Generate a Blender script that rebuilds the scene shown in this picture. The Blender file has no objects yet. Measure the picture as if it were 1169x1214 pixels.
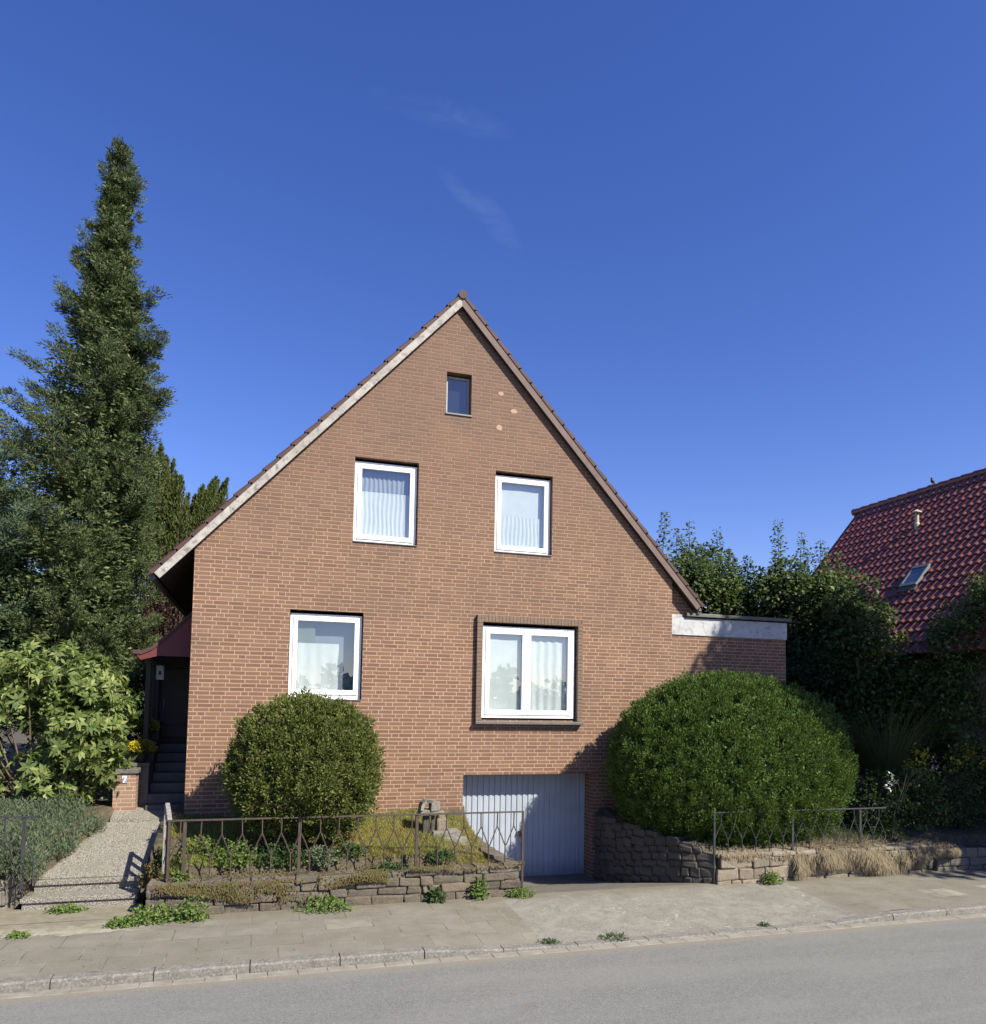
import bpy, bmesh, math, random
import numpy as np
from mathutils import Vector, Matrix
rnd = random.Random(7)
R = np.random.default_rng(11)
SC = bpy.context.scene
COL = SC.collection

# ------------------------------------------------------------------ helpers
def tag(o, label=None, cat=None, group=None, kind=None):
    if label: o['label'] = label
    if cat: o['category'] = cat
    if group: o['group'] = group
    if kind: o['kind'] = kind
    return o

def empty(name, loc, label=None, cat=None, group=None):
    o = bpy.data.objects.new(name, None); COL.objects.link(o)
    o.location = loc; o.empty_display_size = .2
    return tag(o, label, cat, group)

def root_loc(p):
    v = Vector((0, 0, 0))
    while p is not None:
        v += p.location; p = p.parent
    return v

class MB:
    """collects geometry in world coordinates, builds one mesh object"""
    def __init__(s): s.v = []; s.f = []; s.m = []
    def quad(s, a, b, c, d, mi=0):
        n = len(s.v); s.v += [a, b, c, d]; s.f.append((n, n+1, n+2, n+3)); s.m.append(mi)
    def poly(s, pts, mi=0):
        n = len(s.v); s.v += list(pts); s.f.append(tuple(range(n, n+len(pts)))); s.m.append(mi)
    def add(s, vs, fs, mi=0):
        n = len(s.v); s.v += [tuple(v) for v in vs]; s.f += [tuple(i+n for i in f) for f in fs]; s.m += [mi]*len(fs)
    def box(s, x0, x1, y0, y1, z0, z1, b=0.0, jit=0.0, mi=0):
        """box with chamfered edges (b) and jittered corners"""
        if b <= 0:
            c = [(x, y, z) for z in (z0, z1) for y in (y0, y1) for x in (x0, x1)]
            if jit: c = [tuple(q + rnd.uniform(-jit, jit) for q in p) for p in c]
            s.add(c, [(0, 2, 3, 1), (4, 5, 7, 6), (0, 1, 5, 4), (2, 6, 7, 3), (0, 4, 6, 2), (1, 3, 7, 5)], mi); return
        bm = bmesh.new(); bmesh.ops.create_cube(bm, size=1)
        for v in bm.verts:
            v.co = Vector(((x0+x1)/2+v.co.x*(x1-x0), (y0+y1)/2+v.co.y*(y1-y0), (z0+z1)/2+v.co.z*(z1-z0)))
            if jit: v.co += Vector([rnd.uniform(-jit, jit) for _ in range(3)])
        bmesh.ops.bevel(bm, geom=bm.edges[:], offset=b, segments=2, profile=.6, affect='EDGES')
        bm.verts.index_update()
        s.add([tuple(v.co) for v in bm.verts], [tuple(v.index for v in f.verts) for f in bm.faces], mi); bm.free()
    def tube(s, pts, rad, n=8, cap=True, mi=0):
        """tapered tube along points; rad float or list"""
        P = [Vector(p) for p in pts]
        if not hasattr(rad, '__len__'): rad = [rad]*len(P)
        base = len(s.v); up = Vector((.13, .21, .97)).normalized()
        for i, p in enumerate(P):
            d = (P[min(i+1, len(P)-1)] - P[max(i-1, 0)]).normalized()
            a = d.cross(up)
            if a.length < .1: a = d.cross(Vector((1, 0, 0)))
            a.normalize(); b = d.cross(a).normalized()
            for k in range(n):
                t = 2*math.pi*k/n
                s.v.append(tuple(p + (a*math.cos(t) + b*math.sin(t))*rad[i]))
        for i in range(len(P)-1):
            for k in range(n):
                k2 = (k+1) % n
                s.f.append((base+i*n+k, base+i*n+k2, base+(i+1)*n+k2, base+(i+1)*n+k)); s.m.append(mi)
        if cap:
            s.f.append(tuple(base+k for k in reversed(range(n)))); s.m.append(mi)
            s.f.append(tuple(base+(len(P)-1)*n+k for k in range(n))); s.m.append(mi)
    def lathe(s, cx, cy, prof, n=20, mi=0):
        base = len(s.v)
        for r, z in prof:
            for k in range(n):
                t = 2*math.pi*k/n; s.v.append((cx+r*math.cos(t), cy+r*math.sin(t), z))
        for i in range(len(prof)-1):
            for k in range(n):
                k2 = (k+1) % n
                s.f.append((base+i*n+k, base+i*n+k2, base+(i+1)*n+k2, base+(i+1)*n+k)); s.m.append(mi)
        s.f.append(tuple(base+k for k in reversed(range(n)))); s.m.append(mi)
        s.f.append(tuple(base+(len(prof)-1)*n+k for k in range(n))); s.m.append(mi)
    def grid(s, fn, us, vs, mi=0):
        base = len(s.v)
        for v in vs:
            for u in us: s.v.append(fn(u, v))
        nu = len(us)
        for j in range(len(vs)-1):
            for i in range(nu-1):
                s.f.append((base+j*nu+i, base+j*nu+i+1, base+(j+1)*nu+i+1, base+(j+1)*nu+i)); s.m.append(mi)
    def build(s, name, mat, parent=None, smooth=False, **kw):
        me = bpy.data.meshes.new(name)
        off = root_loc(parent)
        me.from_pydata([(v[0]-off.x, v[1]-off.y, v[2]-off.z) for v in s.v], [], s.f)
        mats = mat if isinstance(mat, (list, tuple)) else [mat]
        for m in mats: me.materials.append(m)
        if len(mats) > 1: me.polygons.foreach_set('material_index', s.m)
        if smooth: me.polygons.foreach_set('use_smooth', [True]*len(me.polygons))
        me.update()
        o = bpy.data.objects.new(name, me); COL.objects.link(o); o.parent = parent
        return tag(o, **kw)

def np_mesh(name, V, F, mat, parent=None, **kw):
    """V (n,3) world, F (m,k)"""
    off = root_loc(parent)
    V = (np.asarray(V) - np.array([off.x, off.y, off.z])).astype(np.float32)
    F = np.asarray(F, np.int32); k = F.shape[1]
    me = bpy.data.meshes.new(name)
    me.vertices.add(len(V)); me.vertices.foreach_set('co', V.ravel())
    me.loops.add(F.size); me.loops.foreach_set('vertex_index', F.ravel())
    me.polygons.add(len(F)); me.polygons.foreach_set('loop_start', np.arange(0, F.size, k, dtype=np.int32))
    mats = mat if isinstance(mat, (list, tuple)) else [mat]
    for m in mats: me.materials.append(m)
    me.update(calc_edges=True); me.validate()
    o = bpy.data.objects.new(name, me); COL.objects.link(o); o.parent = parent
    return tag(o, **kw)

def unit(a): return a/np.maximum(np.linalg.norm(a, axis=-1, keepdims=True), 1e-9)
def rdir(n): return unit(R.normal(size=(n, 3)))

def leaves(P, D, L, W, N=None, fold=0.0, njit=.8):
    """leaf blades: base P, direction D, length L, half-width W, approx normal N. returns V,F(quads)"""
    n = len(P); D = unit(D); L = np.broadcast_to(L, (n,))[:, None]; W = np.broadcast_to(W, (n,))[:, None]
    if N is None: N = rdir(n)
    N = unit(unit(N) + njit*rdir(n)*.6)
    S = unit(np.cross(D, N)); N2 = unit(np.cross(S, D))
    mid = P + D*L*.45
    a = P; b = mid + S*W + N2*W*fold; c = P + D*L - N2*L*.12*(fold > 0); d = mid - S*W + N2*W*fold
    V = np.stack([a, b, c, d], 1).reshape(-1, 3)
    return V, np.arange(4*n).reshape(n, 4)

def merge(parts):
    V = []; F = []; o = 0
    for v, f in parts:
        V.append(v); F.append(f+o); o += len(v)
    return np.concatenate(V), np.concatenate(F)

_dirs = R.normal(size=(24, 3)); _ph = R.uniform(0, 6.28, 24)
def noise3(P, freq=1.0):
    s = 0
    for i in range(12):
        f = freq*(.7+.12*i)
        s = s + np.sin(P @ (_dirs[i]*f) + _ph[i])*(1/(1+.12*i))
    return s/6.0

# ------------------------------------------------------------------ materials
def newmat(name):
    m = bpy.data.materials.new(name); m.use_nodes = True
    nt = m.node_tree; b = nt.nodes['Principled BSDF']
    return m, nt, b
def N(nt, t, **kw):
    n = nt.nodes.new(t)
    for k, v in kw.items():
        if k == 'inp':
            for kk, vv in v.items(): n.inputs[kk].default_value = vv
        else: setattr(n, k, v)
    return n
def math_(nt, op, a, b=None, c=None):
    n = nt.nodes.new('ShaderNodeMath'); n.operation = op
    for i, q in enumerate((a, b, c)):
        if q is None: continue
        if isinstance(q, (int, float)): n.inputs[i].default_value = q
        else: nt.links.new(q, n.inputs[i])
    return n.outputs[0]
def mixc(nt, fac, a, b, mode='MIX'):
    n = nt.nodes.new('ShaderNodeMix'); n.data_type = 'RGBA'; n.blend_type = mode
    for i, q in ((0, fac), (6, a), (7, b)):
        if isinstance(q, (int, float)): n.inputs[i].default_value = q
        elif isinstance(q, tuple): n.inputs[i].default_value = q+(1,) if len(q) == 3 else q
        else: nt.links.new(q, n.inputs[i])
    return n.outputs[2]
def noise(nt, scale, detail=4, rough=.55, vec=None, dist=0):
    n = N(nt, 'ShaderNodeTexNoise', inp={'Scale': scale, 'Detail': detail, 'Roughness': rough, 'Distortion': dist})
    if vec is None:
        g = nt.nodes.new('ShaderNodeNewGeometry'); vec = g.outputs['Position']
    nt.links.new(vec, n.inputs['Vector']); return n.outputs['Fac']
def ramp(nt, fac, stops):
    n = nt.nodes.new('ShaderNodeValToRGB'); nt.links.new(fac, n.inputs[0])
    e = n.color_ramp.elements
    while len(e) < len(stops): e.new(.5)
    for i, (p, c) in enumerate(stops):
        e[i].position = p; e[i].color = (c, c, c, 1) if isinstance(c, (int, float)) else tuple(c)+(1,)
    return n.outputs[0]
def mapr(nt, v, a, b, c=0., d=1.):
    n = N(nt, 'ShaderNodeMapRange', inp={1: a, 2: b, 3: c, 4: d}); nt.links.new(v, n.inputs[0]); return n.outputs[0]
def bump(nt, b, h, strength=.3, dist=.02):
    n = N(nt, 'ShaderNodeBump', inp={'Strength': strength, 'Distance': dist})
    nt.links.new(h, n.inputs['Height']); nt.links.new(n.outputs[0], b.inputs['Normal'])

KA = .76
def simple(name, c1, c2=None, scale=6, rough=.7, bstr=0, metal=0, c3=None, spec=.5, bscale=None):
    if max(c1) < .7: c1, c2, c3 = [c and tuple(q*KA for q in c) for c in (c1, c2, c3)]
    m, nt, b = newmat(name)
    b.inputs['Roughness'].default_value = rough; b.inputs['Metallic'].default_value = metal
    b.inputs['Specular IOR Level'].default_value = spec
    if c2:
        f = noise(nt, scale, 6, .65)
        col = mixc(nt, ramp(nt, f, [(.35, 0), (.65, 1)]), c1, c2)
        if c3:
            f2 = noise(nt, scale*3.7, 4, .7)
            col = mixc(nt, ramp(nt, f2, [(.5, 0), (.68, 1)]), col, c3)
        nt.links.new(col, b.inputs['Base Color'])
        if bstr: bump(nt, b, noise(nt, bscale or scale*6, 5, .7), bstr)
    else: b.inputs['Base Color'].default_value = tuple(c1)+(1,)
    return m

def leafmat(name, cols, trans=.3, rough=.5, spec=.35, patch=None, pscale=.8):
    spec *= .5; rough = min(.8, rough+.12)
    """per-leaf random colour (random per island), with an optional large patchy second tone"""
    m, nt, b = newmat(name)
    g = nt.nodes.new('ShaderNodeNewGeometry')
    k = len(cols); cols = [tuple(q*.80 for q in c) for c in cols]; patch = patch and tuple(q*.8 for q in patch)
    col = ramp(nt, g.outputs['Random Per Island'], [(i/(k-1), c) for i, c in enumerate(cols)])
    if patch:
        col = mixc(nt, ramp(nt, noise(nt, pscale, 3), [(.42, 0), (.62, .8)]), col, patch)
    nt.links.new(col, b.inputs['Base Color'])
    b.inputs['Roughness'].default_value = rough; b.inputs['Specular IOR Level'].default_value = spec
    if trans > 0:
        t = nt.nodes.new('ShaderNodeBsdfTranslucent'); mx = nt.nodes.new('ShaderNodeMixShader')
        c2 = mixc(nt, .5, col, (.25, .4, .05), 'MIX'); c2 = mixc(nt, .6, c2, col)
        nt.links.new(c2, t.inputs['Color']); mx.inputs[0].default_value = trans
        nt.links.new(b.outputs[0], mx.inputs[1]); nt.links.new(t.outputs[0], mx.inputs[2])
        nt.links.new(mx.outputs[0], nt.nodes['Material Output'].inputs[0])
    return m

def brick_mat(name, bcols, mortar, rowh=.0703, grime=True, joint=.014):
    """wild bond: two stretchers and a header per period, random shift per course"""
    m, nt, b = newmat(name)
    g = nt.nodes.new('ShaderNodeNewGeometry')
    sp = nt.nodes.new('ShaderNodeSeparateXYZ'); nt.links.new(g.outputs['Position'], sp.inputs[0])
    sn = nt.nodes.new('ShaderNodeSeparateXYZ'); nt.links.new(g.outputs['True Normal'], sn.inputs[0])
    side = math_(nt, 'GREATER_THAN', math_(nt, 'ABSOLUTE', sn.outputs[0]), .6)
    u = math_(nt, 'ADD', math_(nt, 'MULTIPLY', sp.outputs[0], math_(nt, 'SUBTRACT', 1, side)), math_(nt, 'MULTIPLY', sp.outputs[1], side))
    # tiny wobble of the courses
    wob = noise(nt, 3, 2)
    z = math_(nt, 'ADD', sp.outputs[2], math_(nt, 'MULTIPLY', math_(nt, 'SUBTRACT', wob, .5), .008))
    zr = math_(nt, 'DIVIDE', z, rowh); row = math_(nt, 'FLOOR', zr); fz = math_(nt, 'FRACT', zr)
    wn = N(nt, 'ShaderNodeTexWhiteNoise', noise_dimensions='1D'); nt.links.new(row, wn.inputs['W'])
    per = 1.125
    shift = math_(nt, 'ADD', math_(nt, 'MULTIPLY', row, .3889), math_(nt, 'MULTIPLY', math_(nt, 'FLOOR', math_(nt, 'MULTIPLY', wn.outputs['Value'], 2.99)), .2222))
    uu = math_(nt, 'ADD', math_(nt, 'DIVIDE', u, per), shift)
    cell = math_(nt, 'FLOOR', uu); f = math_(nt, 'FRACT', uu)
    jj = (.2222, .4444, .6667, .8889)
    d = None
    for p in (0,)+jj+(1,):
        q = math_(nt, 'ABSOLUTE', math_(nt, 'SUBTRACT', f, p)); d = q if d is None else math_(nt, 'MINIMUM', d, q)
    du = math_(nt, 'MULTIPLY', d, per)
    idx = None
    for p in jj: q = math_(nt, 'GREATER_THAN', f, p); idx = q if idx is None else math_(nt, 'ADD', idx, q)
    dz = math_(nt, 'MULTIPLY', math_(nt, 'MINIMUM', fz, math_(nt, 'SUBTRACT', 1, fz)), rowh)
    dist = math_(nt, 'MINIMUM', du, dz)
    dist = math_(nt, 'ADD', dist, math_(nt, 'MULTIPLY', math_(nt, 'SUBTRACT', noise(nt, 60, 2), .5), .005))
    face = mapr(nt, dist, joint*.5-.0025, joint*.5+.0035)
    cv = nt.nodes.new('ShaderNodeCombineXYZ')
    nt.links.new(cell, cv.inputs[0]); nt.links.new(row, cv.inputs[1]); nt.links.new(idx, cv.inputs[2])
    wn2 = N(nt, 'ShaderNodeTexWhiteNoise', noise_dimensions='3D'); nt.links.new(cv.outputs[0], wn2.inputs['Vector'])
    k = len(bcols)
    bc = ramp(nt, wn2.outputs['Value'], [(i/(k-1), c) for i, c in enumerate(bcols)])
    bc = mixc(nt, mapr(nt, noise(nt, 25, 5, .7), .3, .7, 0, .35), bc, tuple(x*.62 for x in bcols[0]))
    mo = mixc(nt, mapr(nt, noise(nt, 5, 4), .3, .7), mortar, tuple(x*.78 for x in mortar))
    if grime:
        # weathering: upper gable browner with darkened joints, patches of soiling
        hz = mapr(nt, math_(nt, 'ADD', sp.outputs[2], math_(nt, 'MULTIPLY', math_(nt, 'SUBTRACT', noise(nt, .8, 5, .6), .5), 4.5)), 4.2, 8.2)
        mo = mixc(nt, math_(nt, 'MULTIPLY', hz, .85), mo, (.165, .113, .082))
        bc = mixc(nt, math_(nt, 'MULTIPLY', hz, .5), bc, (.13, .083, .060))
        pt = ramp(nt, noise(nt, .55, 6, .65), [(.5, 0), (.68, 1)])
        bc = mixc(nt, math_(nt, 'MULTIPLY', pt, .5), bc, (.115, .07, .05)); mo = mixc(nt, math_(nt, 'MULTIPLY', pt, .55), mo, (.19, .13, .095))
        for xa, xb, zt in ((1.51, 2.69, 5.84), (4.185, 5.36, 5.85), (3.86, 6.0, 2.6), (3.18, 3.68, 8.4)):
            inx = math_(nt, 'MULTIPLY', mapr(nt, sp.outputs[0], xa-.05, xa+.08), mapr(nt, sp.outputs[0], xb-.08, xb+.05, 1, 0))
            inz = math_(nt, 'MULTIPLY', mapr(nt, sp.outputs[2], zt-.75, zt-.02), mapr(nt, sp.outputs[2], zt, zt+.01, 1, 0))
            cs = nt.nodes.new('ShaderNodeCombineXYZ'); nt.links.new(math_(nt, 'MULTIPLY', sp.outputs[0], 9.0), cs.inputs[0]); nt.links.new(math_(nt, 'MULTIPLY', sp.outputs[2], .8), cs.inputs[2])
            sf = math_(nt, 'MULTIPLY', math_(nt, 'MULTIPLY', inx, inz), ramp(nt, noise(nt, 1.0, 4, .6, vec=cs.outputs[0]), [(.42, 0), (.65, .7)]))
            bc = mixc(nt, sf, bc, (.105, .07, .052)); mo = mixc(nt, sf, mo, (.17, .125, .095))
        # reddish rinse under the attic window
        mp = N(nt, 'ShaderNodeVectorMath', operation='SUBTRACT'); nt.links.new(g.outputs['Position'], mp.inputs[0]); mp.inputs[1].default_value = (3.35, 0, 7.85)
        ms = N(nt, 'ShaderNodeVectorMath', operation='MULTIPLY'); nt.links.new(mp.outputs[0], ms.inputs[0]); ms.inputs[1].default_value = (1.6, 0, 1.9)
        ln = N(nt, 'ShaderNodeVectorMath', operation='LENGTH'); nt.links.new(ms.outputs[0], ln.inputs[0])
        rf = mapr(nt, math_(nt, 'ADD', ln.outputs['Value'], math_(nt, 'MULTIPLY', noise(nt, 5, 6, .75), 1.3)), .9, 1.5, .28, 0)
        bc = mixc(nt, rf, bc, (.22, .115, .07)); mo = mixc(nt, rf, mo, (.28, .15, .09))
    col = mixc(nt, face, mo, bc)
    nt.links.new(col, b.inputs['Base Color']); b.inputs['Roughness'].default_value = .88
    h = math_(nt, 'ADD', face, math_(nt, 'MULTIPLY', noise(nt, 70, 4), .35))
    bump(nt, b, h, .55, .008)
    return m

M = {}
M['brick'] = brick_mat('brick', [(.145, .074, .046), (.185, .094, .056), (.21, .112, .068), (.165, .080, .048), (.24, .130, .078)], (.385, .27, .18))
M['brick_pier'] = brick_mat('brick_pier', [(.22, .125, .08), (.27, .165, .11), (.30, .175, .115), (.235, .13, .085)], (.40, .31, .23), grime=False)
M['brick_dark'] = simple('surround brick', (.19, .125, .085), (.25, .175, .125), 14, .9, .5)
M['white'] = simple('white window plastic', (.80, .80, .80), (.76, .76, .755), 2, .35)
M['grey_frame'] = simple('grey attic frame', (.33, .34, .35), (.42, .42, .42), 6, .5)
M['verge_left'] = simple('weathered white verge board', (.54, .50, .455), (.33, .30, .27), 2.2, .8, .3, c3=(.2, .18, .16))
M['verge_right'] = simple('brown verge board', (.145, .098, .082), (.19, .13, .11), 3, .75, .2)
M['soffit'] = simple('dark stained soffit', (.05, .03, .024), (.035, .022, .018), 5, .8)
M['roof_tile'] = simple('dark red brown clay tile', (.10, .035, .028), (.055, .028, .025), 5, .7, .3)
M['slate'] = simple('coping metal grey', (.16, .155, .14), (.10, .105, .10), 5, .55, .15)
M['band'] = simple('painted white render band', (.60, .60, .60), (.48, .485, .49), 3, .8, .15, c3=(.33, .335, .34))
M['concrete'] = simple('grey concrete', (.33, .31, .275), (.24, .225, .20), 5, .9, .4)
M['dark_concrete'] = simple('dark concrete cap', (.17, .155, .14), (.11, .10, .09), 8, .9, .4)
M['stair'] = simple('dark stair stone', (.11, .105, .10), (.075, .07, .065), 5, .7, .2)
M['iron'] = simple('rusty black iron', (.045, .04, .038), (.10, .055, .035), 9, .65, .2)
M['iron_black'] = simple('black painted iron', (.028, .03, .032), (.05, .05, .05), 9, .5, .1)
M['iron_white'] = simple('peeling white painted iron', (.46, .44, .41), (.22, .19, .17), 16, .7, .2)
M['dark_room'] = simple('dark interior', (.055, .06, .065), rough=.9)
M['wood_dark'] = simple('dark stained wood', (.045, .030, .022), (.03, .022, .017), 8, .6, .1)
M['red_wood'] = simple('red painted fascia', (.16, .026, .022), (.13, .02, .018), 4, .6)
M['plug'] = simple('pale filler plug', (.52, .36, .27), (.44, .28, .2), 18, .9)
M['plate'] = simple('enamel plate', (.62, .64, .66), rough=.35)
M['plate_blue'] = simple('enamel plate number', (.80, .82, .88), rough=.35)
M['plate_back'] = simple('plate ground', (.28, .28, .36), rough=.35)
M['black'] = simple('black', (.02, .02, .02), rough=.5)
M['pot'] = simple('dark plastic pot', (.03, .025, .022), rough=.45)
M['bark'] = simple('bark', (.11, .075, .05), (.055, .042, .03), 7, .95, .8)
M['twig'] = simple('twig', (.16, .12, .08), (.09, .065, .045), 12, .9)
M['rubber'] = simple('dark gap', (.03, .03, .03), rough=.9)
M['cream_wall'] = simple('neighbour plaster', (.42, .36, .30), (.36, .30, .25), 3, .9, .2)
M['vent'] = simple('cream plastic vent', (.60, .52, .36), rough=.5)
M['bird'] = simple('dark bird feathers', (.05, .055, .065), (.09, .09, .10), 30, .7)

def garage_mat():
    m, nt, b = newmat('garage paint')
    f = ramp(nt, noise(nt, 2.5, 5), [(.3, 0), (.7, 1)])
    g = nt.nodes.new('ShaderNodeNewGeometry'); sp = nt.nodes.new('ShaderNodeSeparateXYZ'); nt.links.new(g.outputs['Position'], sp.inputs[0])
    col = mixc(nt, f, (.285, .315, .36), (.33, .36, .40))
    dirt = mapr(nt, math_(nt, 'ADD', sp.outputs[2], math_(nt, 'MULTIPLY', noise(nt, 5, 5, .7), .35)), -.25, .12, .6, 0)
    col = mixc(nt, dirt, col, (.10, .09, .075))
    nt.links.new(col, b.inputs['Base Color']); b.inputs['Roughness'].default_value = .45
    return m
M['garage'] = garage_mat()

def glass_mat(name, refl=.22, tint=(.92, .95, .95), rough=.0):
    m, nt, b = newmat(name)
    nt.nodes.remove(b)
    tr = nt.nodes.new('ShaderNodeBsdfTransparent'); tr.inputs[0].default_value = tint+(1,)
    gl = nt.nodes.new('ShaderNodeBsdfGlossy'); gl.inputs['Roughness'].default_value = rough; gl.inputs[0].default_value = (.9, .93, .96, 1)
    lw = nt.nodes.new('ShaderNodeLayerWeight'); lw.inputs['Blend'].default_value = .5
    fac = math_(nt, 'ADD', math_(nt, 'MULTIPLY', math_(nt, 'POWER', lw.outputs['Facing'], 4.0), .8), refl)
    fac = math_(nt, 'MINIMUM', fac, 1)
    mx = nt.nodes.new('ShaderNodeMixShader'); nt.links.new(fac, mx.inputs[0])
    nt.links.new(tr.outputs[0], mx.inputs[1]); nt.links.new(gl.outputs[0], mx.inputs[2])
    nt.links.new(mx.outputs[0], nt.nodes['Material Output'].inputs[0])
    return m
M['glass'] = glass_mat('window glass', .17)
M['glass_dim'] = glass_mat('attic glass', .16, (.5, .55, .6))
M['curtain'] = simple('white net curtain', (.64, .68, .68), (.56, .60, .60), 3, .9)
M['curtain_dim'] = simple('grey inner curtain', (.33, .37, .41), (.28, .32, .35), 3, .9)
M['curtain_green'] = simple('grey green inner panel', (.16, .19, .17), (.13, .16, .15), 3, .9)

def asphalt():
    m, nt, b = newmat('road asphalt')
    f1 = noise(nt, .5, 5, .6); f2 = noise(nt, 90, 3, .7); f3 = noise(nt, 260, 2, .6)
    c = mixc(nt, ramp(nt, f1, [(.35, 0), (.65, 1)]), (.088, .087, .080), (.118, .116, .106))
    c = mixc(nt, ramp(nt, noise(nt, 34, 5, .8), [(.42, 0), (.60, .8)]), c, (.235, .23, .205))
    c = mixc(nt, ramp(nt, f2, [(.38, 0), (.56, .8)]), c, (0.096, 0.096, 0.0944))
    c = mixc(nt, ramp(nt, f3, [(.57, 0), (.64, 1)]), c, (0.336, 0.328, 0.312))
    g = nt.nodes.new('ShaderNodeNewGeometry'); sp = nt.nodes.new('ShaderNodeSeparateXYZ'); nt.links.new(g.outputs['Position'], sp.inputs[0])
    mp = nt.nodes.new('ShaderNodeMapping'); nt.links.new(g.outputs['Position'], mp.inputs[0]); mp.inputs['Scale'].default_value = (.25, 1.6, 1)
    c = mixc(nt, ramp(nt, noise(nt, 1.3, 5, .6, vec=mp.outputs[0]), [(.45, 0), (.62, .25)]), c, (.22, .215, .195))
    c = mixc(nt, ramp(nt, noise(nt, 1.7, 6, .7, dist=.6), [(.60, 0), (.72, .3)]), c, (.085, .083, .075))
    gr = mapr(nt, math_(nt, 'ADD', sp.outputs[1], math_(nt, 'MULTIPLY', noise(nt, 6, 6, .75), .30)), -4.85, -4.62)
    c = mixc(nt, math_(nt, 'MULTIPLY', gr, .8), c, (.21, .18, .13))
    nt.links.new(c, b.inputs['Base Color']); b.inputs['Roughness'].default_value = .85
    bump(nt, b, math_(nt, 'ADD', f2, f3), .5, .006)
    return m
M['road'] = asphalt()

def slab_mat():
    """pavement: rectangular concrete slabs, rough patched asphalt in front of the drive, worn apron to the left"""
    m, nt, b = newmat('pavement')
    g = nt.nodes.new('ShaderNodeNewGeometry'); sp = nt.nodes.new('ShaderNodeSeparateXYZ'); nt.links.new(g.outputs['Position'], sp.inputs[0])
    x, y = sp.outputs[0], sp.outputs[1]
    bw, bh = .62, .50
    ry = math_(nt, 'DIVIDE', math_(nt, 'ADD', y, 10.02), bh); row = math_(nt, 'FLOOR', ry); fy = math_(nt, 'FRACT', ry)
    ux = math_(nt, 'ADD', math_(nt, 'DIVIDE', x, bw), math_(nt, 'MULTIPLY', row, .5)); cx = math_(nt, 'FLOOR', ux); fx = math_(nt, 'FRACT', ux)
    ex = math_(nt, 'MULTIPLY', math_(nt, 'MINIMUM', fx, math_(nt, 'SUBTRACT', 1, fx)), bw)
    ey = math_(nt, 'MULTIPLY', math_(nt, 'MINIMUM', fy, math_(nt, 'SUBTRACT', 1, fy)), bh)
    d = math_(nt, 'ADD', math_(nt, 'MINIMUM', ex, ey), math_(nt, 'MULTIPLY', math_(nt, 'SUBTRACT', noise(nt, 14, 4), .5), .012))
    joint = mapr(nt, d, .004, .011)
    cv = nt.nodes.new('ShaderNodeCombineXYZ'); nt.links.new(cx, cv.inputs[0]); nt.links.new(row, cv.inputs[1])
    wn = N(nt, 'ShaderNodeTexWhiteNoise', noise_dimensions='2D'); nt.links.new(cv.outputs[0], wn.inputs['Vector'])
    slab = ramp(nt, wn.outputs['Value'], [(0, (0.1554, 0.1386, 0.1109)), (.5, (0.1806, 0.1613, 0.1302)), (.9, (0.1974, 0.1781, 0.1445)), (.94, (0.2772, 0.2562, 0.2142)), (1, (0.294, 0.2688, 0.2268))])
    n1 = noise(nt, 2.2, 6, .65); n2 = noise(nt, 40, 4, .7); n3 = noise(nt, 160, 2)
    slab = mixc(nt, ramp(nt, n1, [(.36, 0), (.64, .85)]), slab, (0.1218, 0.1092, 0.0798))
    slab = mixc(nt, ramp(nt, n2, [(.4, 0), (.7, .4)]), slab, (0.2436, 0.2226, 0.1848))
    slab = mixc(nt, math_(nt, 'MULTIPLY', math_(nt, 'SUBTRACT', 1, joint), ramp(nt, noise(nt, 1.1, 4), [(.3, .55), (.65, 1)])), slab, mixc(nt, ramp(nt, noise(nt, 3, 3), [(.4, 0), (.55, 1)]), (0.2184, 0.1932, 0.1512), (0.084, 0.0798, 0.0504)))
    # drive crossing
    edge = math_(nt, 'ADD', x, math_(nt, 'MULTIPLY', math_(nt, 'SUBTRACT', noise(nt, 5, 3), .5), .12))
    inl = math_(nt, 'GREATER_THAN', edge, 3.62)
    inr = math_(nt, 'LESS_THAN', math_(nt, 'ADD', edge, math_(nt, 'MULTIPLY', y, -.02)), 8.62)
    drive = math_(nt, 'MULTIPLY', inl, inr)
    wv = noise(nt, 1.6, 6, .7, dist=1.4)
    dc = mixc(nt, ramp(nt, wv, [(.38, 0), (.66, 1)]), (.145, .134, .112), (.225, .210, .178))
    dc = mixc(nt, ramp(nt, noise(nt, 6, 6, .75), [(.50, 0), (.64, .8)]), dc, (.125, .112, .09))
    dc = mixc(nt, ramp(nt, n2, [(.45, 0), (.66, .6)]), dc, (.28, .262, .22))
    dc = mixc(nt, ramp(nt, noise(nt, 2.1, 7, .8, dist=2.5), [(.60, 0), (.64, .6)]), dc, (.38, .355, .30))
    col = mixc(nt, drive, slab, dc)
    # mossy worn apron to the far left near the steps
    ap = math_(nt, 'MULTIPLY', math_(nt, 'LESS_THAN', math_(nt, 'ADD', x, math_(nt, 'MULTIPLY', noise(nt, 2, 4), 1.0)), -.9),
               math_(nt, 'GREATER_THAN', math_(nt, 'ADD', y, math_(nt, 'MULTIPLY', noise(nt, 3, 4), .5)), -2.72))
    ac = mixc(nt, ramp(nt, noise(nt, 5, 6, .7), [(.4, 0), (.6, 1)]), (0.3024, 0.2688, 0.2184), (0.1932, 0.1806, 0.1176))
    col = mixc(nt, ap, col, ac)
    # dirt along the garden walls
    dr = mapr(nt, math_(nt, 'ADD', y, math_(nt, 'MULTIPLY', math_(nt, 'SUBTRACT', noise(nt, 4, 5, .7), .5), .7)), -2.75, -2.5)
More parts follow.
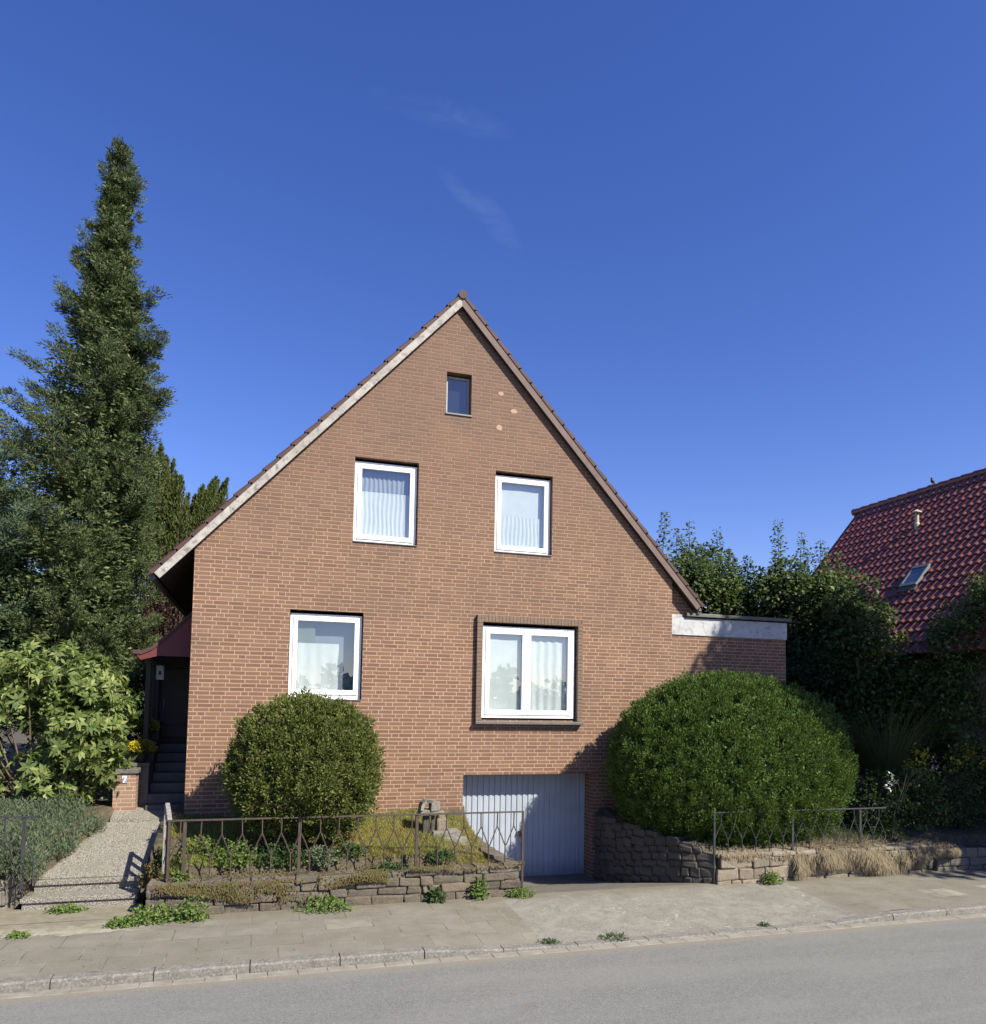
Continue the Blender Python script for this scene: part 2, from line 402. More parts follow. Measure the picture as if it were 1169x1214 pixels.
    col = mixc(nt, math_(nt, 'MULTIPLY', dr, .55), col, (0.126, 0.105, 0.0672))
    nt.links.new(col, b.inputs['Base Color']); b.inputs['Roughness'].default_value = .92
    h = math_(nt, 'ADD', math_(nt, 'MULTIPLY', joint, .5), math_(nt, 'ADD', math_(nt, 'MULTIPLY', n2, .5), math_(nt, 'MULTIPLY', n3, .3)))
    bump(nt, b, h, .5, .008)
    return m
M['pave'] = slab_mat()
M['drive'] = simple('drive surface', (.12, .11, .09), (.17, .155, .13), 3, .95, .5)  # base colour darkened to stand in for shade on the ramp
M['kerb'] = simple('kerb stone', (.25, .235, .205), (.15, .14, .12), 9, .9, .7, c3=(.36, .335, .29))
M['gutter'] = simple('gutter stone', (.34, .31, .26), (.24, .215, .175), 5, .9, .4)
def pebble():
    m, nt, b = newmat('exposed aggregate concrete')
    g = nt.nodes.new('ShaderNodeNewGeometry')
    v = N(nt, 'ShaderNodeTexVoronoi', inp={'Scale': 55}); nt.links.new(g.outputs['Position'], v.inputs['Vector'])
    col = mixc(nt, ramp(nt, v.outputs['Distance'], [(.25, 0), (.6, 1)]), mixc(nt, v.outputs['Color'], (0.2516, 0.2294, 0.1924), (0.4144, 0.3922, 0.3478)), (0.1258, 0.111, 0.0888))
    col = mixc(nt, ramp(nt, noise(nt, 2, 5), [(.45, 0), (.7, .5)]), col, (0.148, 0.1406, 0.0962))
    nt.links.new(col, b.inputs['Base Color']); b.inputs['Roughness'].default_value = .85
    bump(nt, b, math_(nt, 'SUBTRACT', 1, v.outputs['Distance']), .6, .01)
    return m
M['pebble'] = pebble()
M['soil'] = simple('garden soil', (.10, .075, .045), (.06, .05, .03), 3, .97, .6, c3=(.14, .12, .07))
M['lawn'] = simple('thin lawn', (.16, .15, .045), (.10, .12, .035), 1.6, .97, .5, c3=(.20, .15, .06))
M['earth_far'] = simple('far ground', (.06, .08, .03), (.09, .09, .04), .3, .97)
def stone_mat(name, cols):
    m, nt, b = newmat(name)
    g = nt.nodes.new('ShaderNodeNewGeometry')
    k = len(cols)
    cols = [tuple(x*.74 for x in q) for q in cols]
    c = ramp(nt, g.outputs['Random Per Island'], [(i/(k-1), q) for i, q in enumerate(cols)])
    c = mixc(nt, ramp(nt, noise(nt, 9, 6, .7), [(.4, 0), (.7, .6)]), c, tuple(x*.5 for x in cols[0]))
    c = mixc(nt, ramp(nt, noise(nt, 4, 5, .7), [(.56, 0), (.68, .7)]), c, (.12, .115, .06))
    c = mixc(nt, ramp(nt, noise(nt, 30, 4, .7), [(.55, 0), (.7, .5)]), c, tuple(min(1, x*1.5) for x in cols[-1]))
    nt.links.new(c, b.inputs['Base Color']); b.inputs['Roughness'].default_value = .93
    bump(nt, b, noise(nt, 28, 6, .7), .8, .02)
    return m
M['stone'] = stone_mat('garden wall stone', [(.12, .095, .072), (.17, .135, .10), (.15, .125, .10), (.23, .18, .13)])
M['stone_dark'] = stone_mat('shade darkened rubble stone', [(.085, .075, .06), (.12, .105, .085), (.10, .09, .07)])  # albedo lowered so the drive wall carries deep shade in its colour
M['stone_pale'] = stone_mat('pale sandstone', [(.22, .18, .13), (.32, .265, .195), (.26, .21, .155), (.38, .32, .24)])
M['stone_grey'] = stone_mat('grey block stone', [(.20, .175, .145), (.27, .235, .195), (.23, .20, .165)])
M['weath'] = simple('weathered grey stone', (.27, .25, .21), (.15, .14, .115), 12, .9, .6, c3=(.36, .34, .29))

def glazed():
    m, nt, b = newmat('glazed dark red pantile')
    g = nt.nodes.new('ShaderNodeNewGeometry'); sp = nt.nodes.new('ShaderNodeSeparateXYZ'); nt.links.new(g.outputs['Position'], sp.inputs[0])
    cv = nt.nodes.new('ShaderNodeCombineXYZ'); nt.links.new(math_(nt, 'FLOOR', math_(nt, 'DIVIDE', math_(nt, 'ADD', sp.outputs[1], 6.0), .2258)), cv.inputs[0])
    nt.links.new(math_(nt, 'FLOOR', math_(nt, 'DIVIDE', math_(nt, 'SUBTRACT', 9.5, sp.outputs[2]), .2757)), cv.inputs[1])
    wn = N(nt, 'ShaderNodeTexWhiteNoise', noise_dimensions='2D'); nt.links.new(cv.outputs[0], wn.inputs['Vector'])
    c = mixc(nt, ramp(nt, noise(nt, 2.5, 4), [(.35, 0), (.65, 1)]), (.15, .040, .026), (.20, .058, .036))
    c = mixc(nt, math_(nt, 'MULTIPLY', wn.outputs['Value'], .55), c, (.085, .028, .022))
    c = mixc(nt, ramp(nt, noise(nt, 7, 6, .75), [(.58, 0), (.72, .55)]), c, (.10, .085, .05))
    nt.links.new(c, b.inputs['Base Color'])
    b.inputs['Roughness'].default_value = .34; b.inputs['Specular IOR Level'].default_value = .6
    return m
M['glazed'] = glazed()

# leaf materials
M['l_spruce'] = leafmat('spruce needles', [(.040, .062, .026), (.068, .095, .036), (.115, .15, .058), (.20, .22, .09)], .12, .45, .4)
M['l_spruce2'] = leafmat('grey fir needles', [(.055, .09, .05), (.09, .135, .07), (.13, .175, .09)], .12, .45, .45)
M['l_cypress'] = leafmat('cypress spray', [(.06, .085, .026), (.10, .125, .035), (.15, .165, .05)], .15, .6)
M['l_purple'] = leafmat('purple leaves', [(.035, .014, .018), (.06, .022, .025), (.045, .03, .025)], .2, .4)
M['l_laurel'] = leafmat('laurel leaves', [(.075, .115, .030), (.13, .18, .048), (.22, .27, .08), (.36, .40, .15)], .35, .45, .4)
M['l_box'] = leafmat('box shrub leaves', [(.06, .082, .018), (.10, .125, .028), (.15, .17, .042), (.20, .21, .06)], .22, .5, .4)
M['l_box_dry'] = leafmat('reddish young leaves', [(.20, .12, .06), (.16, .13, .05)], .25, .6)
M['l_yew'] = leafmat('yew shrub leaves', [(.045, .085, .016), (.070, .125, .024), (.105, .165, .032), (.14, .20, .045)], .22, .45, .4)
M['l_maple'] = leafmat('hornbeam leaves', [(.045, .075, .028), (.075, .112, .038), (.11, .15, .05), (.16, .19, .07)], .28, .42, .5)
M['l_dark'] = leafmat('dark shrub leaves', [(.022, .042, .016), (.035, .065, .022), (.055, .09, .03)], .25, .4, .5)
M['l_mid'] = leafmat('mid green shrub leaves', [(.07, .115, .035), (.12, .175, .05), (.19, .24, .07)], .3, .5, .4)
M['l_grass'] = leafmat('long bamboo leaves', [(.09, .13, .04), (.15, .18, .06), (.22, .20, .09)], .3, .5)
M['l_yellow'] = leafmat('yellow green leaves', [(.45, .5, .06), (.8, .7, .08), (.95, .7, .10)], .3, .5)
M['l_lav'] = leafmat('lavender leaves', [(.10, .135, .085), (.14, .18, .11), (.19, .22, .14), (.12, .15, .07)], .25, .7, .2)
M['l_weed'] = leafmat('weed leaves', [(.07, .13, .03), (.11, .19, .04), (.17, .24, .06), (.22, .25, .07)], .3, .5)
M['l_weed_dark'] = leafmat('dark weed leaves', [(.04, .08, .03), (.07, .12, .04), (.10, .15, .06)], .3, .5)
M['l_dry'] = leafmat('dry creeper', [(.20, .155, .10), (.32, .26, .17), (.42, .35, .24), (.26, .20, .13)], .2, .8, .1)
M['l_rust'] = leafmat('rusty ground cover', [(.15, .085, .045), (.20, .14, .07), (.12, .12, .045), (.10, .13, .04)], .2, .8, .1)
M['l_blade'] = leafmat('lawn blades', [(.12, .18, .035), (.20, .25, .055), (.32, .33, .09), (.42, .38, .14)], .3, .8, .1, patch=(.34, .27, .09), pscale=.8)
M['f_yellow'] = leafmat('yellow petals', [(.55, .42, .02), (.75, .60, .05), (.65, .5, .03)], .2, .7)
M['f_olive'] = leafmat('olive petals', [(.28, .24, .03), (.40, .34, .04), (.10, .14, .03)], .2, .7)
M['f_white'] = leafmat('white petals', [(.6, .62, .6), (.7, .7, .7)], .2, .7)

# ------------------------------------------------------------------ world, sun, camera
AZ = math.radians(36); EL = math.radians(41)
sun_dir = Vector((math.sin(AZ)*math.cos(EL), -math.cos(AZ)*math.cos(EL), math.sin(EL)))   # towards the sun
w = bpy.data.worlds.new('World'); SC.world = w; w.use_nodes = True
nt = w.node_tree; bg = nt.nodes['Background']
sky = nt.nodes.new('ShaderNodeTexSky'); sky.sky_type = 'NISHITA'; sky.sun_disc = False
sky.sun_elevation = EL; sky.sun_rotation = math.atan2(sun_dir.x, sun_dir.y)
sky.air_density = 1.0; sky.dust_density = .3; sky.ozone_density = 3.0; sky.altitude = 200
tc = nt.nodes.new('ShaderNodeTexCoord')
hs = nt.nodes.new('ShaderNodeHueSaturation'); hs.inputs['Saturation'].default_value = 1.25; hs.inputs['Hue'].default_value = .516
nt.links.new(sky.outputs[0], hs.inputs['Color'])
# faint cirrus wisps
def wisp(direction, rx, rz, tilt):
    d = Vector(direction).normalized()
    s = N(nt, 'ShaderNodeVectorMath', operation='SUBTRACT'); nt.links.new(tc.outputs['Generated'], s.inputs[0]); s.inputs[1].default_value = d
    right = d.cross(Vector((0, 0, 1))).normalized(); up = right.cross(d).normalized()
    r2 = right*math.cos(tilt)+up*math.sin(tilt); u2 = -right*math.sin(tilt)+up*math.cos(tilt)
    acc = None
    for ax, rr in ((r2, rx), (u2, rz)):
        dt = N(nt, 'ShaderNodeVectorMath', operation='DOT_PRODUCT'); nt.links.new(s.outputs[0], dt.inputs[0]); dt.inputs[1].default_value = ax/rr
        q = math_(nt, 'POWER', math_(nt, 'ABSOLUTE', dt.outputs['Value']), 2.0); acc = q if acc is None else math_(nt, 'ADD', acc, q)
    # keep to the right hemisphere
    dd = N(nt, 'ShaderNodeVectorMath', operation='DOT_PRODUCT'); nt.links.new(tc.outputs['Generated'], dd.inputs[0]); dd.inputs[1].default_value = d
    f = mapr(nt, acc, 0, 1, 1, 0)
    return math_(nt, 'MULTIPLY', f, math_(nt, 'GREATER_THAN', dd.outputs['Value'], .5))
mpn = nt.nodes.new('ShaderNodeMapping'); nt.links.new(tc.outputs['Generated'], mpn.inputs[0]); mpn.inputs['Scale'].default_value = (4.0, 4.0, 16.0); mpn.inputs['Rotation'].default_value = (0, .5, 0)
wn = noise(nt, 3.5, 6, .6, vec=mpn.outputs[0], dist=1.2)
WISPS = []
WISPS = [wisp((.165, .765, .626), .085, .016, -.16), wisp((.243, .805, .542), .050, .015, -.95), wisp((.20, .80, .565), .045, .010, -.7)]
acc = None
for q in WISPS: acc = q if acc is None else math_(nt, 'ADD', acc, q)
tint = mixc(nt, 1.0, hs.outputs[0], (1.20, 1.06, 1.18), 'MULTIPLY')
wf = math_(nt, 'MULTIPLY', math_(nt, 'MULTIPLY', acc, ramp(nt, wn, [(.36, .0), (.66, 1)])), .048)
skc = mixc(nt, wf, tint, (4.2, 5.2, 7.2))
nt.links.new(skc, bg.inputs['Color'])
bg.inputs['Strength'].default_value = .081

ld = bpy.data.lights.new('sun', 'SUN'); ld.energy = 5.0; ld.angle = math.radians(.5); ld.color = (1, .955, .825)
lo = bpy.data.objects.new('sun', ld); COL.objects.link(lo)
lo.rotation_euler = (-sun_dir).to_track_quat('-Z', 'Y').to_euler(); lo.location = sun_dir*60

cd = bpy.data.cameras.new('camera'); cam = bpy.data.objects.new('camera', cd); COL.objects.link(cam); SC.camera = cam
cr = Vector((.95627764, -.29190006, .01809504)); cu = Vector((-.03453033, -.05125085, .99808868)); cf = Vector((.29041476, .95507471, .05908945))
mw = Matrix(((cr.x, cu.x, -cf.x, 0), (cr.y, cu.y, -cf.y, -13.8), (cr.z, cu.z, -cf.z, 3.0), (0, 0, 0, 1)))
cam.matrix_world = mw
cd.sensor_fit = 'HORIZONTAL'; cd.sensor_width = 36; cd.lens = 905/1169*36; cd.shift_y = 171/1169; cd.clip_end = 2000; cd.clip_start = .1
SC.view_settings.view_transform = 'Standard'; SC.view_settings.look = 'None'; SC.view_settings.exposure = .92; SC.view_settings.gamma = 1
SC.cycles.use_denoising = True; SC.cycles.max_bounces = 8; SC.cycles.transparent_max_bounces = 12

# ------------------------------------------------------------------ house
XL, XR, XC = -1.142, 8.008, 3.433
ZC, ZA = 5.60, 10.58
SL = (ZA-ZC)/(XC-XL)
DEPTH = 10.5
house = empty('brick_house', (XC, 0, 0), 'brown brick gabled house with four white windows and an integrated blue garage', 'house')

def clip(poly, a, b, c):   # keep a*x+b*z<=c
    out = []
    for i in range(len(poly)):
        p, q = poly[i], poly[(i+1) % len(poly)]
        dp = a*p[0]+b*p[1]-c; dq = a*q[0]+b*q[1]-c
        if dp <= 0: out.append(p)
        if (dp < 0 < dq) or (dq < 0 < dp):
            t = dp/(dp-dq); out.append((p[0]+(q[0]-p[0])*t, p[1]+(q[1]-p[1])*t))
    return out
def gable_wall(mb, y, holes, x0=XL, x1=XR, zb=-.6):
    xs = sorted({x0, x1} | {h[0] for h in holes} | {h[1] for h in holes})
    zs = sorted({zb, ZA} | {h[2] for h in holes} | {h[3] for h in holes})
    for i in range(len(xs)-1):
        for j in range(len(zs)-1):
            cx, cz = (xs[i]+xs[i+1])/2, (zs[j]+zs[j+1])/2
            if any(h[0] < cx < h[1] and h[2] < cz < h[3] for h in holes): continue
            p = [(xs[i], zs[j]), (xs[i+1], zs[j]), (xs[i+1], zs[j+1]), (xs[i], zs[j+1])]
            p = clip(p, -SL, 1, ZC-SL*XL); p = clip(p, SL, 1, ZC+SL*XR) if p else p
            if len(p) > 2: mb.poly([(a, y, b) for a, b in p])
def reveal(mb, h, y0, y1):
    x0, x1, z0, z1 = h
    mb.quad((x0, y0, z0), (x0, y0, z1), (x0, y1, z1), (x0, y1, z0))
    mb.quad((x1, y0, z0), (x1, y1, z0), (x1, y1, z1), (x1, y0, z1))
    mb.quad((x0, y0, z1), (x1, y0, z1), (x1, y1, z1), (x0, y1, z1))
    mb.quad((x0, y0, z0), (x0, y1, z0), (x1, y1, z0), (x1, y0, z0))

H_LL = (.46, 1.745, 2.965, 4.555); H_UL = (1.51, 2.69, 5.83, 7.405); H_UR = (4.185, 5.36, 5.84, 7.43)
H_BIG = (3.97, 5.90, 2.655, 4.49); H_AT = (3.182, 3.674, 8.43, 9.23); H_GAR = (3.662, 6.27, -.5, 1.63)
fw = MB(); HO = [H_LL, H_UL, H_UR, H_BIG, H_AT, H_GAR]
gable_wall(fw, 0, HO)
for h in HO: reveal(fw, h, 0, .16 if h not in (H_GAR, H_AT) else (.47 if h is H_GAR else .24))
# flush quoin return at the extension corner
fw.build('front_wall', M['brick'], house)
sw = MB()
sw.quad((XL, 0, -.6), (XL, DEPTH, -.6), (XL, DEPTH, ZC), (XL, 0, ZC)); sw.build('side_wall', M['brick'], house)
sw = MB(); sw.quad((XR, DEPTH, -.6), (XR, 0, -.6), (XR, 0, ZC), (XR, DEPTH, ZC)); sw.build('side_wall', M['brick'], house)
sw = MB(); gable_wall(sw, DEPTH, []); sw.build('back_wall', M['brick'], house)
fl = MB(); fl.box(XL+.02, XR-.02, .45, DEPTH-.05, 2.4, 2.6); fl.box(XL+.02, XR-.02, .45, DEPTH-.05, 5.3, 5.5); fl.build('floor_slab', M['dark_room'], house)

# roof: tiled slopes (courses of overlapping pantiles), soffit boards, verge boards
EX = .62           # horizontal eave overhang
def slope_pt(side, s, y, h=0):
    """s = horizontal distance from the ridge, h = height normal to slope"""
    nx, nz = SL/math.hypot(SL, 1), 1/math.hypot(SL, 1)
    return (XC+side*(s+h*nx), y, ZA+.12-SL*s+h*nz)
def tiles(side, y0, y1, smax, fn, colw, rowl, res, amp=.028, step=.03):
    mb = MB(); hyp = math.hypot(1, SL)
    nr = int(smax*hyp/rowl)+1; ncol = int(round((y1-y0)/colw)); colw = (y1-y0)/ncol
    us = np.linspace(y0, y1, ncol*res+1)
    def prof(y):
        t = ((y-y0)/colw) % 1
        return amp*(math.sin(2*math.pi*t) if t < .5 else .35*math.sin(2*math.pi*t))
    for r in range(nr):
        s0 = r*rowl/hyp; s1 = min((r+1)*rowl+.03, smax*hyp)/hyp
        if s0 >= smax: break
        jit = rnd.uniform(-.004, .004)
        hh = [(s0, 0.0), ((s0+s1)/2, step*.55), (s1, step), (s1, step-.018)]
        mb.grid(lambda u, k: fn(side, hh[k][0], u, hh[k][1]+prof(u)+.03+jit), us, [0, 1, 2, 3])
    return mb
SMAX = XC-XL+EX
for side in (-1, 1):
    rt = tiles(side, -.115, DEPTH+.15, SMAX+.03, slope_pt, .30, .34, 6)
    # closed verge edge of the tiles on the street side
    hyp = math.hypot(1, SL)
    for r in range(int(SMAX*hyp/.34)+1):
        s0 = r*.34/hyp; s1 = min((r+1)*.34+.03, SMAX*hyp+.04)/hyp
        if s0 > SMAX: break
        a = slope_pt(side, s0, -.118, -.01); b = slope_pt(side, s1, -.118, -.01); c = slope_pt(side, s1, -.118, .062); d = slope_pt(side, s0, -.118, .03)
        for yy in (-.135, -.05):
            pass
        rt.quad(a, b, c, d); rt.quad(d, c, (c[0], -.04, c[2]), (d[0], -.04, d[2]))
    ro = rt.build('roof_slope', M['roof_tile'], house)
    sf = MB()   # soffit/boarding slab below the tiles
    a = [slope_pt(side, s, y, h) for s, y, h in ((0, -.078, -.03), (SMAX, -.078, -.03), (SMAX, DEPTH+.1, -.03), (0, DEPTH+.1, -.03), (0, -.078, -.13), (SMAX, -.078, -.13), (SMAX, DEPTH+.1, -.13), (0, DEPTH+.1, -.13))]
    sf.add(a, [(0, 1, 2, 3), (4, 7, 6, 5), (0, 4, 5, 1), (1, 5, 6, 2), (2, 6, 7, 3), (3, 7, 4, 0)])
    sf.build('roof_boarding', M['soffit'], house)
    vb = MB()   # verge board, 20 mm thick, split in lengths
    n = 4
    for k in range(n):
        s0 = SMAX*k/n+(.0 if k == 0 else .002); s1 = SMAX*(k+1)/n
        p = []
        for yy in (-.105, -.08):
            t0 = slope_pt(side, s0, yy, -.004); t1 = slope_pt(side, s1, yy, -.004)
            q = .195*SL/(SL*SL+1) if k == n-1 else 0
            p += [t0, t1, (t1[0]-side*q, yy, t1[2]-.195+q*SL), (t0[0], yy, t0[2]-.195)]
        vb.add(p, [(0, 1, 2, 3), (4, 7, 6, 5), (0, 4, 5, 1), (1, 5, 6, 2), (2, 6, 7, 3), (3, 7, 4, 0)])
    vb.build('verge_board', M['verge_left' if side < 0 else 'verge_right'], house,
             label='weathered white verge board of the left roof edge' if side < 0 else 'brown verge board of the right roof edge')
    eb = MB(); e = slope_pt(side, SMAX, 0)
    xe = e[0]+side*.05
    eb.tube([(xe-side*.02, .03, e[2]-.07), (xe-side*.02, DEPTH+.1, e[2]-.07)], .055, 8)
    eb.build('gutter', M['slate'], house)
    if side > 0:
        dp = MB(); dp.tube([(xe, .02, e[2]-.1), (xe-.02, .04, e[2]-.16), (xe-.10, .0, 4.9)], .04, 8); dp.build('downpipe', M['slate'], house)
rc = MB()
for k in range(30):
    y0 = -.14+k*.36
    rc.tube([(XC, y0, ZA+.135), (XC, y0+.38, ZA+.15)], [.085, .095], 10)
rc.build('ridge_tiles', M['roof_tile'], house)

# windows -------------------------------------------------------------
def ring(mb, x0, x1, z0, z1, w, ya, yb, b=.008, wb=None):
    wb = wb or w
    mb.box(x0, x0+w, ya, yb, z0, z1, b); mb.box(x1-w, x1, ya, yb, z0, z1, b)
    mb.box(x0+w-.001, x1-w+.001, ya+.002, yb-.002, z1-w, z1, b); mb.box(x0+w-.001, x1-w+.001, ya+.002, yb-.002, z0, z0+wb, b)
def pleated(x0, x1, z0, z1, y, pitch=.09, amp=.018, top_amp=None, nz=8, wave=0):
    mb = MB(); us = np.linspace(x0, x1, max(8, int((x1-x0)/pitch*8))); vs = np.linspace(z0, z1, nz)
    ph = R.uniform(0, 6, 3)
    def f(u, v):
        t = (v-z0)/(z1-z0)
        return (u+.01*math.sin(9*v+u*7+ph[1]), y+amp*math.sin(2*math.pi*u/pitch+ph[0]+1.2*math.sin(3.1*u+ph[2]))*(1-.3*t), v+(wave*math.cos(2*math.pi*u/.35)*(t > .99)))
    mb.grid(f, us, vs); return mb
def window(hole, fr, ysash=.085, sill=True, wf=.062, ws=.075, split=None, bottom=.0):
    x0, x1, z0, z1 = fr
    mb = MB(); ring(mb, x0, x1, z0, z1, wf, ysash, ysash+.07, wb=wf+bottom)
    win = mb.build('window', M['white'], house, smooth=False)
    cells = [(x0+wf-.006, x1-wf+.006)] if not split else [(x0+wf-.006, split-.004), (split+.004, x1-wf+.006)]
    for a, b in cells:
        s = MB(); ring(s, a, b, z0+wf+bottom-.01, z1-wf+.008, ws, ysash-.018, ysash+.045, wb=ws+.01); s.build('sash', M['white'], win)
        g = MB(); g.quad((a+ws-.01, ysash+.02, z0+.09), (b-ws+.01, ysash+.02, z0+.09), (b-ws+.01, ysash+.02, z1-.09), (a+ws-.01, ysash+.02, z1-.09)); g.build('pane', M['glass'], win)
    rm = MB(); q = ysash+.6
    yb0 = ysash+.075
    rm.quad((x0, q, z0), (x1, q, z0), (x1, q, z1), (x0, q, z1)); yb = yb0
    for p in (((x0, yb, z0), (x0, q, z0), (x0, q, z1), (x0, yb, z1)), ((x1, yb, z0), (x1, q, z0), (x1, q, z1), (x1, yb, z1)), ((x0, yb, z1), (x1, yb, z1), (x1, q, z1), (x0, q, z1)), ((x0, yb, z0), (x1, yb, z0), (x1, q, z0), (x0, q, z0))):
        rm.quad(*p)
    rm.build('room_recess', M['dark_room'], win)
    if sill:
        s = MB(); s.box(hole[0]+.003, hole[1]-.003, -.022, ysash+.01, hole[2]+.003, hole[2]+.022, .004); s.build('sill', M['slate'], win)
    return win
W1 = window(H_LL, (.47, 1.73, 2.985, 4.50), bottom=.03)
pleated(.60, 1.33, 3.1, 3.98, .168, .22, .006).build('curtain', M['curtain'], W1, smooth=True, label='pale half height curtain panel')
pleated(.58, 1.64, 3.06, 4.42, .30, .5, .004).build('blind', simple('blue grey reflection sheet', (.20, .24, .31), (.17, .21, .27), 2, .9), W1, smooth=True)  # added sheet, its blue stands in for sky reflected in this pane
pleated(.58, .92, 3.1, 4.45, .19, .3, .006).build('curtain', M['curtain_green'], W1, smooth=True, label='grey green panel behind the pale curtain')
W2 = window(H_UL, (1.52, 2.675, 5.86, 7.35))
pleated(1.62, 2.60, 5.95, 6.82, .165, .085, .007, nz=10).build('curtain', M['curtain'], W2, smooth=True, label='bright lower net curtain')
pleated(1.60, 2.62, 6.6, 7.32, .20, .085, .012, nz=6).build('curtain', M['curtain_dim'], W2, smooth=True, label='grey upper curtain')
W3 = window(H_UR, (4.195, 5.345, 5.865, 7.37))
pleated(4.28, 5.27, 5.95, 6.60, .165, .085, .007, nz=10).build('curtain', M['curtain'], W3, smooth=True, label='lower pleated net curtain')
pleated(4.28, 5.27, 6.4, 7.33, .185, .5, .004, nz=6).build('blind', M['curtain'], W3, smooth=True)
W4 = window(H_BIG, (3.98, 5.865, 2.69, 4.43), ysash=.0, sill=False, wf=.07, ws=.085, split=4.865)
pleated(4.08, 4.80, 2.8, 4.36, .085, .6, .006).build('curtain', M['curtain'], W4, smooth=True)
pleated(4.94, 5.80, 2.8, 4.36, .09, .17, .012).build('curtain', M['curtain'], W4, smooth=True)
W5m = MB(); ring(W5m, 3.19, 3.665, 8.44, 9.2, .045, .13, .18, .004); W5 = W5m.build('attic_window', M['grey_frame'], house)
g = MB(); g.quad((3.22, .155, 8.47), (3.64, .155, 8.47), (3.64, .155, 9.17), (3.22, .155, 9.17)); g.build('pane', M['glass_dim'], W5)
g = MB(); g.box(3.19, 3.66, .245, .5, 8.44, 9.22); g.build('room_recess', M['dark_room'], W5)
g = MB(); g.box(3.17, 3.69, -.025, .12, 8.405, 8.435, .005); g.build('sill', M['concrete'], W5)

# projecting surround of the big window: rowlock bricks on three sides and a stone sill
sb = MB(); ys = -.085
k = 0; x = 3.855
while x < 6.0:                      # top: upright bricks
    sb.box(x+.004, min(x+.066, 6.0), ys, -.0005, 4.493, 4.625, .005, .0015); x += .0703
z = 2.64
while z < 4.48:                     # both sides: laid bricks
    sb.box(3.855, 3.968, ys, -.0005, z+.004, z+.066, .005, .0015); sb.box(5.902, 6.0, ys, -.0005, z+.004, z+.066, .005, .0015); z += .0703
sb.box(3.862, 5.994, ys+.007, -.0003, 4.493, 4.618); sb.box(3.862, 3.966, ys+.007, -.0003, 2.62, 4.492); sb.box(5.904, 5.994, ys+.007, -.0003, 2.62, 4.492)
sb.build('window_surround', M['brick_dark'], house)
sl = MB(); sl.box(3.845, 6.02, -.125, .02, 2.575, 2.632, .008); sl.build('window_sill', M['slate'], house)
for cx, cz, r in ((4.26, 8.94, .05), (4.53, 8.63, .058), (4.24, 8.27, .06)):
    p = MB(); n = 9; pts = [(cx+r*(1+rnd.uniform(-.25, .2))*math.cos(i*6.283/n)*1.1, 0, cz+r*.85*(1+rnd.uniform(-.25, .2))*math.sin(i*6.283/n)) for i in range(n)]
    p.poly([(a, -.006, c) for a, b, c in pts])
    for i in range(n): a, b = pts[i], pts[(i+1) % n]; p.quad((a[0], -.006, a[2]), (a[0], .0, a[2]), (b[0], .0, b[2]), (b[0], -.006, b[2]))
    p.build('wall_plug', M['plug'], house)

# garage door: vertical corrugations, frame, track gap
gd = MB(); x0, x1, yd = 3.665, 6.165, .405
n = 22; pit = (x1-x0)/n
pr = [(0, 0), (.12, 0), (.2, .018), (.5, .018), (.58, 0), (1, 0)]
xs = [(x0+pit*(i+t), yd+d) for i in range(n) for t, d in pr[:-1]]+[(x1, yd)]
for (a, ya), (b, yb) in zip(xs[:-1], xs[1:]): gd.quad((a, ya, -.37), (b, yb, -.37), (b, yb, 1.60), (a, ya, 1.60))
door = gd.build('garage_door', M['garage'], house)
gf = MB(); gf.box(6.167, 6.268, .35, .46, -.45, 1.628, .004); gf.box(3.664, 6.165, .392, .45, 1.585, 1.628, .003); gf.box(3.664, 6.165, .39, .42, -.40, -.345, .003); gf.build('door_frame', M['garage'], door)
gh = MB(); gh.box(4.86, 4.98, .37, .406, .42, .46, .008); gh.box(4.90, 4.94, .36, .408, .38, .50, .008); gh.build('handle', M['iron_black'], door)

# flat roofed side extension
ext = MB(); ye = .095
ext.quad((XR+.001, ye, -.4), (10.831, ye, -.4), (10.831, ye, 4.78), (XR+.001, ye, 4.78)); ext.quad((10.831, ye, -.4), (10.831, 6.5, -.4), (10.831, 6.5, 4.78), (10.831, ye, 4.78))
ext.quad((10.831, 6.5, -.4), (XR, 6.5, -.4), (XR, 6.5, 4.78), (10.831, 6.5, 4.78))
ext.quad((XR+.001, ye, 4.78), (8.65, ye, 4.78), (8.65, ye, 5.18), (XR+.001, ye, 5.6))
exo = ext.build('side_extension', M['brick'], house)
b = MB(); b.box(XR+.003, 10.845, ye-.025, ye+.1, 4.44, 4.80, .004); b.box(XR+.003, 8.28, ye-.027, ye+.1, 4.795, 4.86, .004); b.build('painted_band', M['band'], exo)
b = MB(); b.box(8.36, 10.93, ye-.09, 6.6, 4.825, 4.895, .01); b.build('roof_coping', M['slate'], exo)
b = MB(); b.quad((XR, ye, 4.89), (10.85, ye, 4.89), (10.85, 6.5, 4.89), (XR, 6.5, 4.89)); b.build('flat_roof', M['dark_concrete'], exo)

